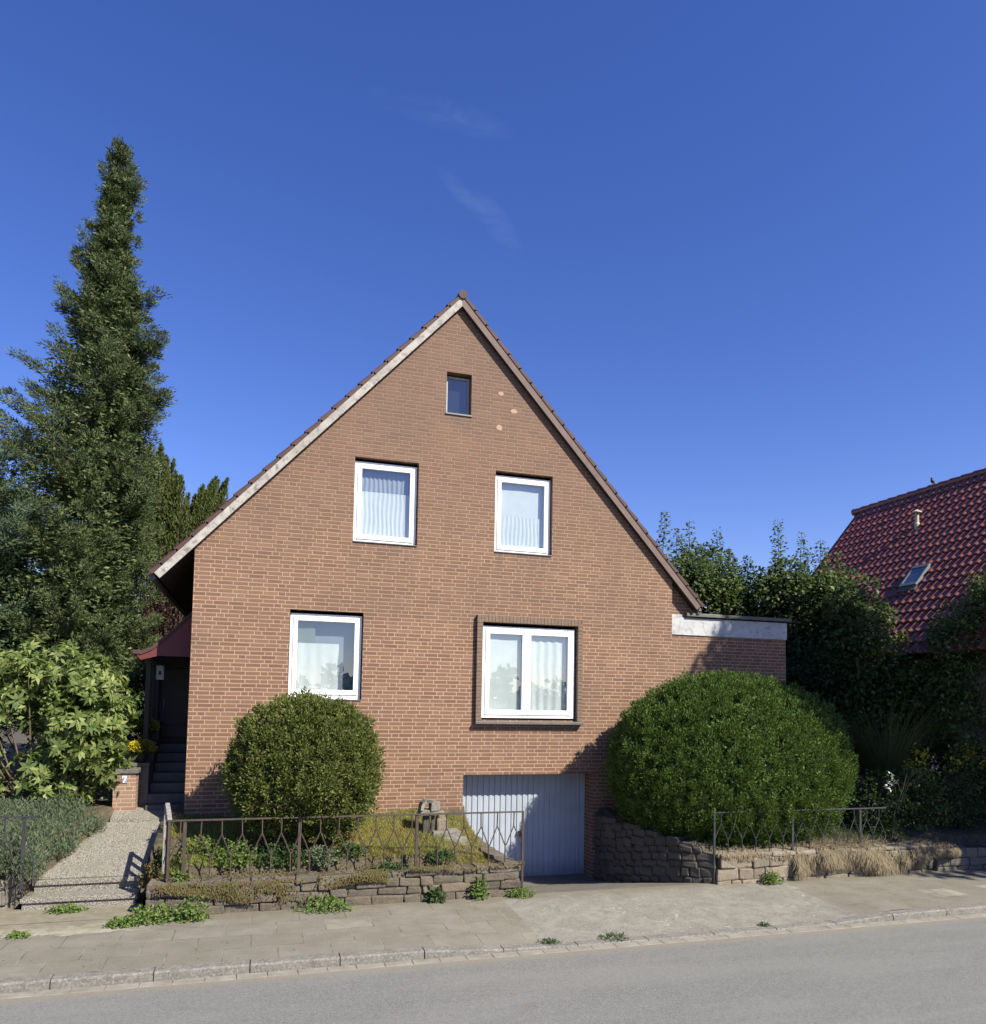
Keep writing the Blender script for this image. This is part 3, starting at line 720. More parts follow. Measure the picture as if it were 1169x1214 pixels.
# side porch on the left: canopy, door wall, screen
can = MB()
prof = [(-2.16, 3.80), (-2.02, 3.79), (-1.85, 3.87), (-1.6, 4.10), (-1.38, 4.34), (-1.146, 4.60)]
for (a, za), (b_, zb) in zip(prof[:-1], prof[1:]):
    for y0_, y1_ in ((.85, 2.9),):
        can.add([(a, y0_, za), (b_, y0_, zb), (b_, y1_, zb), (a, y1_, za), (a, y0_, za-.07), (b_, y0_, zb-.07), (b_, y1_, zb-.07), (a, y1_, za-.07)],
                [(0, 1, 2, 3), (4, 7, 6, 5), (0, 4, 5, 1), (2, 6, 7, 3), (0, 3, 7, 4), (1, 5, 6, 2)])
canopy = can.build('porch_canopy', M['roof_tile'], house)
cp = MB(); cp.poly([(-2.12, .87, 3.73), (-2.02, .87, 3.715), (-1.85, .87, 3.795), (-1.6, .87, 4.025), (-1.38, .87, 4.265), (-1.146, .87, 4.52), (-1.146, .87, 3.70), (-1.75, .87, 3.70), (-2.03, .87, 3.62)])
cp.build('fascia_panel', M['red_wood'], canopy)
cp = MB(); cp.tube([(-2.15, .9, 3.73), (-2.15, 2.95, 3.73)], .03, 8); cp.build('gutter', M['slate'], canopy)
pw = MB(); pw.box(-2.1, -1.146, 3.0, 3.1, .9, 4.0); pw.box(-2.02, -1.94, 1.5, 1.58, 2.0, 3.7); pw.box(-2.03, -1.95, 2.9, 2.99, 1.9, 3.7)
for k in range(4): pw.box(-2.0+.0, -1.965, 1.62+k*.3, 1.66+k*.3, 2.05, 3.66)
pw.build('porch_screen', M['wood_dark'], house)
fd = MB(); fd.box(-1.9, -1.2, 2.93, 2.998, 2.16, 3.55, .01); fd.box(-1.82, -1.28, 2.915, 2.935, 2.4, 3.4, .01); fdo = fd.build('front_door', M['wood_dark'], house)
fh = MB(); fh.tube([(-1.84, 2.87, 2.75), (-1.84, 2.87, 2.95)], .012, 6); fh.build('handle', M['slate'], fdo)
npl = MB(); npl.box(-1.93, -1.79, 2.2, 2.22, 3.30, 3.58, .02); nm = MB()
lamp = npl.build('wall_plaque', M['plate'], house)
nm.box(-1.885, -1.835, 2.192, 2.199, 3.40, 3.47, .003); nm.build('dark_mark', M['black'], lamp)
pb = MB(); pb.tube([(-1.86, 2.21, 3.55), (-1.86, 2.21, 3.75)], .008, 6); pb.build('hanger', M['iron'], lamp)

# ------------------------------------------------------------------ stairs beside the house, stair wall, pier
st = empty('entrance_stairs', (-1.6, .9, 1.0), 'shaded grey stone stairs climbing along the left side of the brick house', 'stairs')
for k in range(7):
    z1 = 1.06+k*.165; y0 = .95+k*.27
    s = MB(); s.box(-1.86, -1.148, y0, 3.0 if k == 6 else y0+.32, z1-.165, z1, .012); s.build('step', M['stair'], st)
for k in range(3):
    s = MB(); y0 = 1.28+k*.6; s.box(-2.12, -1.87, y0, y0+.598, .6, 1.72+k*.36, .01); s.box(-2.15, -1.86, y0-.01, y0+.60, 1.72+k*.36, 1.78+k*.36, .01)
    s.build('cheek_wall', M['dark_concrete'], st)
pier = empty('brick_pier', (-2.2, 1.05, .85), 'short light brick gate pier with concrete cap and house number', 'pier')
s = MB(); s.box(-2.385, -2.025, .92, 1.24, .6, 1.625, .004); s.build('shaft', M['brick_pier'], pier)
s = MB(); s.box(-2.37, -2.05, .912, .925, .87, .97, .01, .006); s.build('plinth', M['stone_pale'], pier)
s = MB(); s.box(-2.36, -1.985, .885, 1.28, 1.627, 1.70, .012); s.build('cap', M['dark_concrete'], pier)
s = MB(); s.box(-2.25, -2.165, .906, .919, 1.46, 1.595, .004); pl = s.build('number_plate', M['plate_back'], pier)
s = MB(); yy = .901
s.box(-2.242, -2.172, yy, .905, 1.563, 1.585); s.add([(-2.194, yy, 1.563), (-2.172, yy, 1.563), (-2.205, yy, 1.468), (-2.228, yy, 1.468)], [(0, 1, 2, 3)]); s.box(-2.242, -2.228, yy, .905, 1.546, 1.5629)
s.build('number', M['plate_blue'], pl)

def flower_pot(x, y, z, r, mat, label, yellow=None):
    t = empty('flower_pot', (x, y, z), label, 'flower pot', 'chrysanthemum pots beside the stairs')
    p = MB(); p.lathe(x, y, [(.07, z), (.11, z+.16), (.12, z+.16), (.12, z+.18)], 14); p.build('pot', M['pot'], t)
    D = rdir(1400); D[:, 2] = np.abs(D[:, 2])*1.0-.25; D = unit(D)
    P = np.array([x, y, z+.24])+D*np.array([r, r, r*.72])*(1+.1*R.normal(size=(1400, 1)))
    V, F = leaves(P, D+rdir(1400)*.7, .035, .013)
    np_mesh('flowers', V, F, mat, t)
    D = rdir(900); D[:, 2] = np.abs(D[:, 2])-.4; D = unit(D); P = np.array([x, y, z+.22])+D*np.array([r, r, r*.7])*.86
    V, F = leaves(P, D+rdir(900)*.8, .05, .016); np_mesh('foliage', V, F, M['l_dark'], t)
    if yellow:
        D = rdir(500); D[:, 2] = np.abs(D[:, 2])-.2; D = unit(D); P = np.array([x+yellow, y-.08, z+.25])+D*.115
        V, F = leaves(P, D+rdir(500)*.6, .035, .015); np_mesh('bright_flowers', V, F, M['f_yellow'], t)
flower_pot(-2.05, 2.08, 2.14, .20, M['f_olive'], 'upper pot of olive yellow chrysanthemums on the stair wall')
flower_pot(-2.02, 1.42, 1.785, .20, M['f_olive'], 'lower flower pot with bright yellow blooms just above the brick pier', yellow=-.1)

# ------------------------------------------------------------------ ground, road, pavement
DRV = [(6.27, .0), (6.32, -.6), (6.55, -1.3), (6.95, -1.95), (7.42, -2.5)]   # line of the curved drive wall
def drv_x(y):
    for (xa, ya), (xb, yb) in zip(DRV[:-1], DRV[1:]):
        if yb <= y <= ya: return xa+(xb-xa)*(ya-y)/(ya-yb)
    return DRV[0][0] if y > 0 else DRV[-1][0]
def path_z(y):
    return .33+min(max((y+1.3), 0)*.262, .62)
def path_x(y):
    t = min(max((y+1.3)/2.2, 0), 1)
    return -2.97+t*.62, -1.56+t*.20-.05*math.sin(t*3.1)
def gz(x, y):
    """garden terrain height"""
    base = .52+min(max((y+2.45)/2.45, 0), 1.6)*.50
    if x > 6.3: base = .50+min(max((y+2.45)/2.45, 0), 1.2)*.42
    if y < -2.12: base = .38
    base += .03*math.sin(2.3*x+1.1*y)+.02*math.sin(5.1*x-3.7*y)
    if y > -.02: base = min(base, 1.05)
    if 3.72 < x < drv_x(y)+.12 and y < .8: base = -.7
    if 2.6 < x <= 3.72 and y < 0: base -= .28*((x-2.6)/1.12)**1.5*(1 if y < -.3 else .8)
    a, b_ = path_x(y)
    if y < 1.2 and a-.02 < x < b_+.02: base = path_z(y)-.08
    elif y < 0 and b_ <= x < b_+.25: base = min(base, path_z(y)+.3)
    if -3.2 < x < -1.45 and y < -1.28: base = -.1
    if -1.45 <= x < -1.0 and y < -1.0: base = min(base, .30+(x+1.45)*.5)
    if x < -3.0:
        yl = -1.95+(x+3.5)*.133 if x < -3.5 else -1.95+(x+3.5)*.9
        if y < yl+.16: base = -.3
        elif y < yl+.5: base = min(base, .38)
    return base
xs = np.concatenate([np.linspace(-90, -8, 14)[:-1], np.arange(-8, 17, .075), np.linspace(17, 110, 14)])
ys_ = np.concatenate([np.arange(-2.38, 1.6, .075), np.linspace(1.7, 12, 16), np.linspace(14, 160, 14)])
t = MB(); t.grid(lambda x, y: (float(x), float(y), gz(x, y)), xs, ys_)
t.build('garden_ground', M['soil'], kind='structure', smooth=True)
t = MB(); t.quad((-400, -400, -1.2), (400, -400, -1.2), (400, 500, -1.2), (-400, 500, -1.2)); t.build('far_ground', M['earth_far'], kind='structure')
t = MB(); t.grid(lambda x, y: (x, y, -.105+.0*x), np.linspace(-120, 120, 3), [-12.5, -8, -4.70]); t.build('road', M['road'], kind='structure')
def dip(x):   # lowered kerb in front of the drive
    return .085*(min(max((x-1.9)/1.6, 0), 1))*(min(max((9.2-x)/1.4, 0), 1))
def pz(x, y):
    return -.0 - dip(x)*min(max((-3.0-y)/1.4, 0), 1) + .004*math.sin(3*x)*math.sin(4*y)
xs = np.concatenate([np.linspace(-120, -6, 6)[:-1], np.arange(-6, 18, .15), np.linspace(18, 120, 6)])
t = MB(); t.grid(lambda x, y: (x, y, pz(x, y)), xs, np.linspace(-4.47, -2.36, 15)); t.build('pavement', M['pave'], kind='structure', smooth=True)
# apron between pavement and path steps
t = MB(); t.grid(lambda x, y: (x, y, .004+.001*math.sin(4*x+3*y)), np.linspace(-3.3, -1.45, 9), np.linspace(-2.37, -1.60, 5)); t.build('path_apron', M['pave'], kind='structure')
# drive ramp
def dz(y): return -.0 if y < -2.3 else -.38*min((y+2.3)/2.0, 1)
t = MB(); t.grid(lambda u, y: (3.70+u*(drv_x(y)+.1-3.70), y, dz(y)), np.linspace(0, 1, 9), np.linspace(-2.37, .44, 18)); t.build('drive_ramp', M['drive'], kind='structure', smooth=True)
# kerb stones (one row along the street) and gutter stones
t = MB(); x = -14.0
while x < 30:
    L = 1.0; d = dip(x+.5); d0, d1 = dip(x), dip(x+L)
    g_ = .006; z0_, z1_ = .002-d0, .002-d1
    pts = []
    prof_ = [(-4.465, -.2), (-4.465, -.0), (-4.60, -.004), (-4.622, -.022), (-4.628, -.2)]
    j = rnd.uniform(-.004, .004)
    for xx, zz in ((x+g_, z0_), (x+L-g_, z1_)):
        pts += [(xx, yy+j, zz+pp if pp > -.1 else -.2) for yy, pp in prof_]
    t.add(pts, [(0, 1, 6, 5), (1, 2, 7, 6), (2, 3, 8, 7), (3, 4, 9, 8), (0, 4, 3, 2, 1), (5, 6, 7, 8, 9)]); x += L
t.build('kerb', M['kerb'], kind='structure')
t = MB(); x = -14.0
while x < 30:
    L = .33; t.box(x+.003, x+L-.004, -4.775, -4.63, -.2, -.098+rnd.uniform(-.002, .002), .004); x += L
t.build('gutter_strip', M['gutter'], kind='structure')
# garden path with two front steps
t = MB()
t.grid(lambda u, y: (path_x(y)[0]*(1-u)+path_x(y)[1]*u+.02*math.sin(6*y+9*u), y, path_z(y)+.0), np.linspace(0, 1, 8), np.linspace(-1.28, .62, 20))
t.grid(lambda u, y: (-2.36*(1-u)+-1.2*u, y, path_z(y)+.055), np.linspace(0, 1, 5), np.linspace(.62, 2.6, 10))
t.quad((-2.36, .62, path_z(.62)-.05), (-1.2, .62, path_z(.62)-.05), (-1.2, .62, path_z(.62)+.055), (-2.36, .62, path_z(.62)+.055))
t.build('garden_path', M['pebble'], kind='structure')
stp = empty('path_steps', (-2.3, -1.5, 0), 'two low pebbled concrete steps from the pavement up to the garden path', 'steps')
s = MB(); s.box(-3.06, -1.58, -1.70, -1.22, .10, .165, .008); s.box(-3.04, -1.60, -1.665, -1.2, -.05, .10); s.build('step', M['pebble'], stp)
s = MB(); s.box(-3.00, -1.56, -1.36, -1.0, .262, .328, .008); s.box(-2.98, -1.58, -1.325, -1.0, .165, .262); s.build('step', M['pebble'], stp)
# ------------------------------------------------------------------ dry stone walls
def stone_wall(name, line, heights, thick, mat, label, cat='wall', rows=(.11, .17), lens=(.18, .5), seed=1, cap=None, jit=.012, face=1):
    """stones laid in courses along a polyline; face=+1 body lies to the left of the line direction"""
    r = random.Random(seed); mb = MB()
    P = [Vector((x, y, 0)) for x, y, z in line]; Z0 = [z for x, y, z in line]
    seg = [(P[i+1]-P[i]).length for i in range(len(P)-1)]; tot = sum(seg)
    def at(s):
        s = min(max(s, 0), tot-1e-6)
        for i, l in enumerate(seg):
            if s <= l:
                t = s/l; return P[i].lerp(P[i+1], t), (P[i+1]-P[i]).normalized(), Z0[i]*(1-t)+Z0[i+1]*t, heights[i]*(1-t)+heights[i+1]*t
            s -= l
    z = 0.0; hmax = max(heights); zoff = -.12
    while z < hmax+.12:
        h = r.uniform(*rows); s = -r.uniform(0, .2)
        while s < tot:
            L = r.uniform(*lens); a = max(s, 0); b_ = min(s+L, tot); s += L
            if b_-a < .06: continue
            c, d, zb, hh = at((a+b_)/2)
            top = min(z+h, hh+.12)
            if z > hh+.12-.045: continue
            nrm = Vector((-d.y, d.x, 0))*face; g = .006
            push = r.uniform(-.02, .018); vs = []
            x0, x1 = -(b_-a)/2+g, (b_-a)/2-g
            bm = MB(); bm.box(x0, x1, push, thick+r.uniform(-.02, .01), z+zoff+g*.8, top+zoff-g*.4, min(.022, h*.2), jit)
            q = r.uniform(-.01, .01)
            for v in bm.v:
                pp = c+d*v[0]+nrm*v[1]; vs.append((pp.x, pp.y, zb+v[2]+q*(v[0]/max(.1, x1))))
            mb.add(vs, bm.f)
        z += h
    # mortar/earth core just behind the faces
    base = len(mb.v)
    for i in range(len(P)-1):
        d = (P[i+1]-P[i]).normalized(); nrm = Vector((-d.y, d.x, 0))*face
        a0, a1 = P[i]+nrm*.035, P[i+1]+nrm*.035; b0, b1 = P[i]+nrm*(thick-.05), P[i+1]+nrm*(thick-.05)
        if i == 0: a0 += d*.04; b0 += d*.04
        if i == len(P)-2: a1 -= d*.04; b1 -= d*.04
        z0a, z0b = Z0[i]-.1, Z0[i+1]-.1; z1a, z1b = Z0[i]+heights[i]-.05, Z0[i+1]+heights[i+1]-.05
        mb.add([(a0.x, a0.y, z0a), (a1.x, a1.y, z0b), (b1.x, b1.y, z0b), (b0.x, b0.y, z0a), (a0.x, a0.y, z1a), (a1.x, a1.y, z1b), (b1.x, b1.y, z1b), (b0.x, b0.y, z1a)],
               [(0, 3, 2, 1), (4, 5, 6, 7), (0, 1, 5, 4), (1, 2, 6, 5), (2, 3, 7, 6), (3, 0, 4, 7)], 1)
    return mb.build(name, [mat, M['soil']], None, smooth=False, label=label, cat=cat)
stone_wall('stone_wall', [(-1.38, -2.42, 0), (1.0, -2.43, 0), (3.98, -2.42, 0)], [.44, .50, .50], .34, M['stone'], 'low weathered brown stone wall under the long rusty fence, left of the drive', rows=(.08, .15), seed=3, jit=.016)
stone_wall('stone_wall', [(7.44, -2.50, 0), (9.4, -2.50, 0), (12.0, -2.50, 0)], [.50, .50, .50], .34, M['stone_pale'], 'low pale sandstone wall in front of the big green shrub, partly under dry creeper', rows=(.13, .2), seed=5)
stone_wall('stone_wall', [(12.15, -2.46, 0), (17, -2.46, 0)], [.42, .42], .34, M['stone_grey'], 'shaded grey stone wall at the right edge beyond the dry creeper', rows=(.14, .2), seed=6)
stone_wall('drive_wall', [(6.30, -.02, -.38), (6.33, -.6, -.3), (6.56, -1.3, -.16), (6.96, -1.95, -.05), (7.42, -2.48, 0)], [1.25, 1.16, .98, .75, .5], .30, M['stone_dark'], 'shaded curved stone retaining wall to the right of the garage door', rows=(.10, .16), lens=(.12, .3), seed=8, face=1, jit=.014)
stone_wall('drive_wall', [(3.98, -2.40, 0), (3.86, -1.2, -.2), (3.72, -.03, -.38)], [.50, .74, 1.08], .28, M['stone'], 'stone retaining wall edging the lawn to the left of the garage door', rows=(.10, .16), seed=9, face=-1 if False else 1)
stone_wall('block_wall', [(-6.5, -2.35, 0), (-3.50, -1.95, 0), (-3.22, -1.72, 0), (-3.10, -1.2, .02)], [.44, .44, .42, .42], .25, M['stone_grey'], 'two course grey block wall left of the path steps', rows=(.20, .215), lens=(.35, .42), seed=10, jit=.005)

# ------------------------------------------------------------------ iron fences
def fence(name, x0, x1, y, zb, zt, label, posts, pitch=.272, mat='iron', end_posts=()):
    root = empty(name, ((x0+x1)/2, y, zb), label, 'fence', 'iron fences on the garden walls')
    s = MB(); s.box(x0-.015, x1+.015, y-.018, y+.018, zt-.022, zt, .003); s.build('top_rail', M[mat], root)
    n = max(1, int(round((x1-x0)/pitch))); p = (x1-x0)/n; H = zt-zb
    for i in range(n):
        xc = x0+p*(i+.5); b = MB(); r = .0105
        zk = zb+H*.70; zj = zb+H*.32
        w1 = rnd.uniform(-.006, .006)
        b.tube([(xc, y, zt-.01), (xc+w1, y, zk)], r, 5)
        for s_ in (-1, 1):
            b.tube([(xc+w1, y+.004*s_, zk+.01), (xc+s_*p*.22, y+.004*s_, (zk+zj)/2+.02), (xc+s_*(p*.5-.009), y+.004*s_, zj)], r*.9, 5)
        if i < n-1 or True: b.tube([(xc+p*.5-.004, y, zj+.02), (xc+p*.5-.004, y, zb-.04)], r, 5)
        b.build('baluster', M[mat], root)
    for xp in posts:
        b = MB(); b.box(xp-.022, xp+.022, y-.005, y+.035, zb-.1, zt-.004, .004); b.build('post', M[mat], root)
    for xp, z0 in end_posts:
        b = MB(); b.box(xp-.016, xp+.016, y-.02, y+.014, z0, zt+.003, .003); b.build('post', M[mat], root)
    return root
f1 = fence('iron_fence', -1.12, 4.02, -2.32, .52, 1.285, 'long low rusty iron fence on the stone wall between path and drive', [-.93, .62, 2.34], end_posts=[(4.03, .02), (-1.13, .35)])
f2 = fence('iron_fence', 7.42, 11.0, -2.42, .52, 1.20, 'dark iron fence on the pale sandstone wall in front of the big green shrub', [9.0, 10.45], mat='iron_black', end_posts=[(7.42, .0)])
f3 = fence('iron_fence', -6.2, -2.86, -1.92, .46, 1.33, 'black iron fence among the lavender at the left picture edge', [-3.0, -4.5], pitch=.24, mat='iron_black')
# return panel along the path, pale peeling paint
fr = empty('fence_return', (-1.2, -2.0, .5), 'short peeling white fence panel turning back along the garden path', 'fence panel')
s = MB()
s.add([(-1.16, -2.30, 1.27), (-1.10, -2.30, 1.27), (-1.24, -1.30, 1.36), (-1.30, -1.30, 1.36), (-1.16, -2.30, 1.30), (-1.10, -2.30, 1.30), (-1.24, -1.30, 1.39), (-1.30, -1.30, 1.39)], [(0, 3, 2, 1), (4, 5, 6, 7), (0, 1, 5, 4), (1, 2, 6, 5), (2, 3, 7, 6), (3, 0, 4, 7)])
s.build('top_rail', M['iron_white'], fr)
for k, yy in enumerate((-2.28, -1.98, -1.66, -1.34)):
    s = MB(); xx = -1.14-.14*(yy+2.3)/1.0; s.box(xx-.03, xx+.03, yy-.02, yy+.02, .38, 1.28+.09*(yy+2.3), .004); s.build('upright', M['iron' if k == 0 else 'iron_white'], fr)

# ------------------------------------------------------------------ vegetation generators
def trunk_mesh(mb, pts, r0, r1, n=8):
    k = len(pts); mb.tube(pts, [r0+(r1-r0)*i/(k-1) for i in range(k)], n)

def shell_shrub(name, c, rad, n, L, W, mat, label, cat, floor, upright=.6, bumps=.05, spikes=0, inner=.9, seed=1, tw=True, ex=2.3, mat2=None, n2=0, clus=44, cr=.075, under=.16):
    """clipped dense shrub: dense outer skin of small leaves on short sprigs over an inner mass of leaves and twigs"""
    t = empty(name, (c[0], c[1], floor), label, cat)
    rad = np.array(rad); c = np.array(c)
    def shell(m, depth0, depth1):
        D = rdir(m); q = np.abs(D/1.0)**ex; k = (q.sum(1))**(-1/ex)
        D2 = D*k[:, None]
        s = 1+bumps*noise3(D*3.0+seed*3, 1.0)+bumps*.6*noise3(D*9.0+seed, 1.0)
        s = s*(1-under*np.clip(-D2[:, 2], 0, 1)**1.3*(1-.6*(D[:, 0] > .3)))+.05*bumps/.045*noise3(D*1.6+seed*5, 1.)
        dep = R.uniform(depth0, depth1, m)
        return c+D2*rad*(s*dep)[:, None], D
    ncl = n//clus
    Cc, Dc = shell(ncl, .955, 1.005)
    P = np.repeat(Cc, clus, 0); D = np.repeat(Dc, clus, 0); m = len(P); off = rdir(m)
    crr = np.repeat(R.uniform(.6, 1.25, ncl)*cr, clus)
    off[:, 2] *= 1.15; P = P+off*(crr*R.uniform(.25, .85, m))[:, None]+D*(np.repeat(R.normal(size=ncl)*cr*.55, clus))[:, None]
    P[:, 2] += np.repeat(R.uniform(0, 1, ncl)**2*cr*.5, clus)
    keep = P[:, 2] > floor+.05
    P, D, off = P[keep], D[keep], off[keep]; m = len(P)
    dirn = unit(D*.5+off*.8+np.array([0, 0, upright])+rdir(m)*.45)
    L_ = L*(1+.35*R.normal(size=m)).clip(.5, 1.9)
    parts = [leaves(P, dirn, L_, W, N=D*.6+off*.6, njit=1.2)]
    if spikes:
        S, DS = shell(spikes, .98, 1.0); kk = S[:, 2] > c[2]-rad[2]*.2; S, DS = S[kk], DS[kk]
        for j in range(9):
            q = S+unit(DS+np.array([0, 0, 1.5]))*(.014*j)+R.normal(size=S.shape)*.006
            parts.append(leaves(q, unit(DS*.5+np.array([0, 0, .9])+rdir(len(S))*.6), L, W, N=DS, njit=1.2))
    V, F = merge(parts); np_mesh('foliage', V, F, mat, t)
    if n2:
        P2, D2 = shell(n2, .98, 1.01); kk = (P2[:, 2] > floor+.05) & (noise3(P2, 2.1) > .15); P2, D2 = P2[kk], D2[kk]
        V, F = leaves(P2, unit(D2+rdir(len(P2))*.6), L*.9, W, N=D2, njit=1.3); np_mesh('young_leaves', V, F, mat2, t)
    # inner leaf mass that closes the view through
    P, D = shell(n//3, .80, .93); keep = P[:, 2] > floor; P, D = P[keep], D[keep]
    V, F = leaves(P, unit(rdir(len(P))+D*.3), L*2.2, W*2.6, N=D, njit=.7); np_mesh('inner_leaves', V, F, mat, t)
    mb = MB()
    for k in range(14):
        d = rdir(1)[0]; d[2] = abs(d[2])+.3; d /= np.linalg.norm(d); e = c+d*rad*.86
        b0 = (c[0]+rnd.uniform(-.15, .15), c[1]+rnd.uniform(-.15, .15), floor-.1); mid = ((b0[0]+e[0])/2+rnd.uniform(-.1, .1), (b0[1]+e[1])/2, (b0[2]+e[2])/2)
        trunk_mesh(mb, [b0, mid, tuple(e)], .03, .008, 5)
    mb.build('branches', M['twig'], t)
    return t

def clump_tree(name, base, clumps, leafL, leafW, per, mat, label, cat, group=None, trunk_r=.12, fold=.25, droop=.2, seed=0, inner=True, stem=True, barkm='bark', njit=.8, core=.5):
    """trunk + limbs to every clump; each clump (x,y,z,r) a loose ball of leaves"""
    t = empty(name, base, label, cat, group)
    C = np.array([q[:3] for q in clumps]); Rr = np.array([q[3] for q in clumps])
    parts = []
    for c, r in zip(C, Rr):
        m = int(per*(r/.5)**2)
        D = rdir(m); rr = r*(core+(1-core)*R.uniform(0, 1, m)**.5)*(1+.25*noise3(D*2.5+c, 1.))
        P = c+D*rr[:, None]*np.array([1, 1, .85])
        dr = unit(D*.9+rdir(m)*.8+np.array([0, 0, .25-droop]))
        nn = unit(D*.5+np.array([0, 0, .8]))
        parts.append(leaves(P, dr, leafL*R.uniform(.6, 1.25, m), leafW*R.uniform(.7, 1.2, m), N=nn, fold=fold, njit=njit))
    V, F = merge(parts); np_mesh('crown', V, F, mat, t)
    if stem:
        mb = MB(); b = Vector(base); ctr = Vector(C.mean(0)); top = Vector((ctr.x, ctr.y, float(np.percentile(C[:, 2], 70))))
        pts = [tuple(b+Vector((0, 0, -.2))), tuple(b.lerp(top, .35)+Vector((rnd.uniform(-.1, .1), rnd.uniform(-.1, .1), 0))), tuple(b.lerp(top, .7)), tuple(top)]
        trunk_mesh(mb, pts, trunk_r, trunk_r*.3)
        for c in C:
            s = b.lerp(top, rnd.uniform(.3, .9)); e = Vector(c); m_ = s.lerp(e, .5)+Vector((rnd.uniform(-.1, .1), rnd.uniform(-.1, .1), rnd.uniform(-.05, .15)))
            trunk_mesh(mb, [tuple(s), tuple(m_), tuple(e)], trunk_r*.28, .006, 5)
        mb.build('trunk', M[barkm], t)
    return t

def blob_clumps(c, rad, n, r, seed, shell=.55, zmin=None):
    g = np.random.default_rng(seed); out = []
    while len(out) < n:
        d = g.normal(size=3); d /= np.linalg.norm(d); k = shell+(1-shell)*g.uniform()**.6
        p = np.array(c)+d*np.array(rad)*k
        if zmin is not None and p[2] < zmin: continue
        out.append((p[0], p[1], p[2], r*g.uniform(.7, 1.3)))
    return out

# --- big conifer left of the house
def conifer(name, base, axis, prof_l, prof_r, label, mat, nb_per_m, tuft, nneed, top, seed, zmin, group=None, ymul=1.0):
    g = np.random.default_rng(seed)
    t = empty(name, base, label, 'tree', group)
    def ax(z): return np.array([np.interp(z, axis[0], axis[1]), base[1], z])
    wood = MB(); zs = np.linspace(base[2]-.2, top-.3, 12)
    wood.tube([tuple(ax(z)) for z in zs], [.24*(1-i/12)+.015 for i in range(12)], 9)
    T = []; TD = []; TR = []
    z = zmin
    while z < top:
        frac = (z-zmin)/(top-zmin)
        for _ in range(max(3, int(round(nb_per_m*.25*(1.1-.35*frac))))):
            az = g.uniform(0, 2*math.pi); cx, sy = math.cos(az), math.sin(az)
            rl = np.interp(z, *prof_l); rr_ = np.interp(z, *prof_r)
            wgt = (cx+1)/2; L = rl*(1-wgt)+rr_*wgt
            if abs(cx) < .8: L = max(L*.9, (rl+rr_)*.42)*ymul
            L *= g.choice([.62, .8, .92, 1.0, 1.06], p=[.12, .2, .3, .28, .1])
            if L < .15: L = .15
            zz = z+g.uniform(-.12, .12); o = ax(zz); h = np.array([cx, sy, 0.]); side = np.array([-sy, cx, 0.])
            rise = g.uniform(-.06, .24)*(1 if frac > .4 else .6); sag = g.uniform(.10, .30)*(1-frac*.6)
            bend = g.uniform(-.15, .15)
            def pt(s): return o+h*(L*s)+side*(bend*L*s*s)+np.array([0, 0, L*(rise*s - sag*1.1*math.sin(s*math.pi)*.8+.16*s**3)])
            if L > .8 and g.uniform() < .5: wood.tube([tuple(pt(s)) for s in (0, .35, .7, .95)], [.032, .022, .013, .005], 5)
            s = max(.10, .28-.1/L)
            while s < 1.02:
                p = pt(min(s, 1))
                wid = tuft*(.9+1.1*L*(1-s)*.6)
                for _k in range(1 if L < .35 else int(1.6+wid/tuft*.75)):
                    off = side*g.normal()*wid*.75+np.array([0, 0, -abs(g.normal())*tuft*.45])
                    T.append(p+off); TD.append(unit((h*.8+side*np.sign(off@side)*.45+np.array([0, 0, .30+.2*g.normal()]))[None])[0]); TR.append(tuft*g.uniform(.7, 1.3)*(1.0 if L > .5 else .8))
                s += tuft*1.25/L
        z += .25
    for _ in range(34):
        zz = g.uniform(top-1.3, top); T.append(ax(zz)+g.normal(size=3)*np.array([.14, .14, .05])*(.5+(top-zz)*.9)); TD.append(unit(np.array([[g.normal()*.6, g.normal()*.6, .8]]))[0]); TR.append(tuft*.85)
    T = np.array(T); TD = np.array(TD); TR = np.array(TR); n = len(T)
    # foliage pads: short dense needle shoots over the upper side of each pad
    P = np.repeat(T, nneed, 0); D = np.repeat(TD, nneed, 0); Rn = np.repeat(TR, nneed)
    off = rdir(len(P)); rad = Rn*R.uniform(.55, 1, len(P))
    P = P+D*(R.uniform(-.55, .8, len(P))*Rn)[:, None]+off*np.array([1, 1, .62])*(rad*.62)[:, None]
    nd = unit(D*.7+off*.9+np.array([0, 0, .25]))
    V, F = leaves(P, nd, tuft*.52*R.uniform(.6, 1.3, len(P)), tuft*.058, N=off+np.array([0, 0, .4]), njit=.8)
    # old inner foliage close to the stem
    m = 60000; zz = zmin+(top-.9-zmin)*R.uniform(0, 1, m)**1.5; A = R.uniform(0, 6.283, m)
    rl = np.interp(zz, *prof_l); rr_ = np.interp(zz, *prof_r); c_ = (np.cos(A)+1)/2; Lm = (rl*(1-c_)+rr_*c_)*R.uniform(.05, .72, m)
    Pi = np.stack([np.interp(zz, axis[0], axis[1])+np.cos(A)*Lm, base[1]+np.sin(A)*Lm, zz-.1*Lm], 1)
    V3, F3 = leaves(Pi, rdir(m)*np.array([1, 1, .4]), tuft*.75, tuft*.15, njit=1)
    V, F = merge([(V, F), (V3, F3)])
    np_mesh('crown', V, F, mat, t)
    wood.build('trunk', M['bark'], t)
    return t
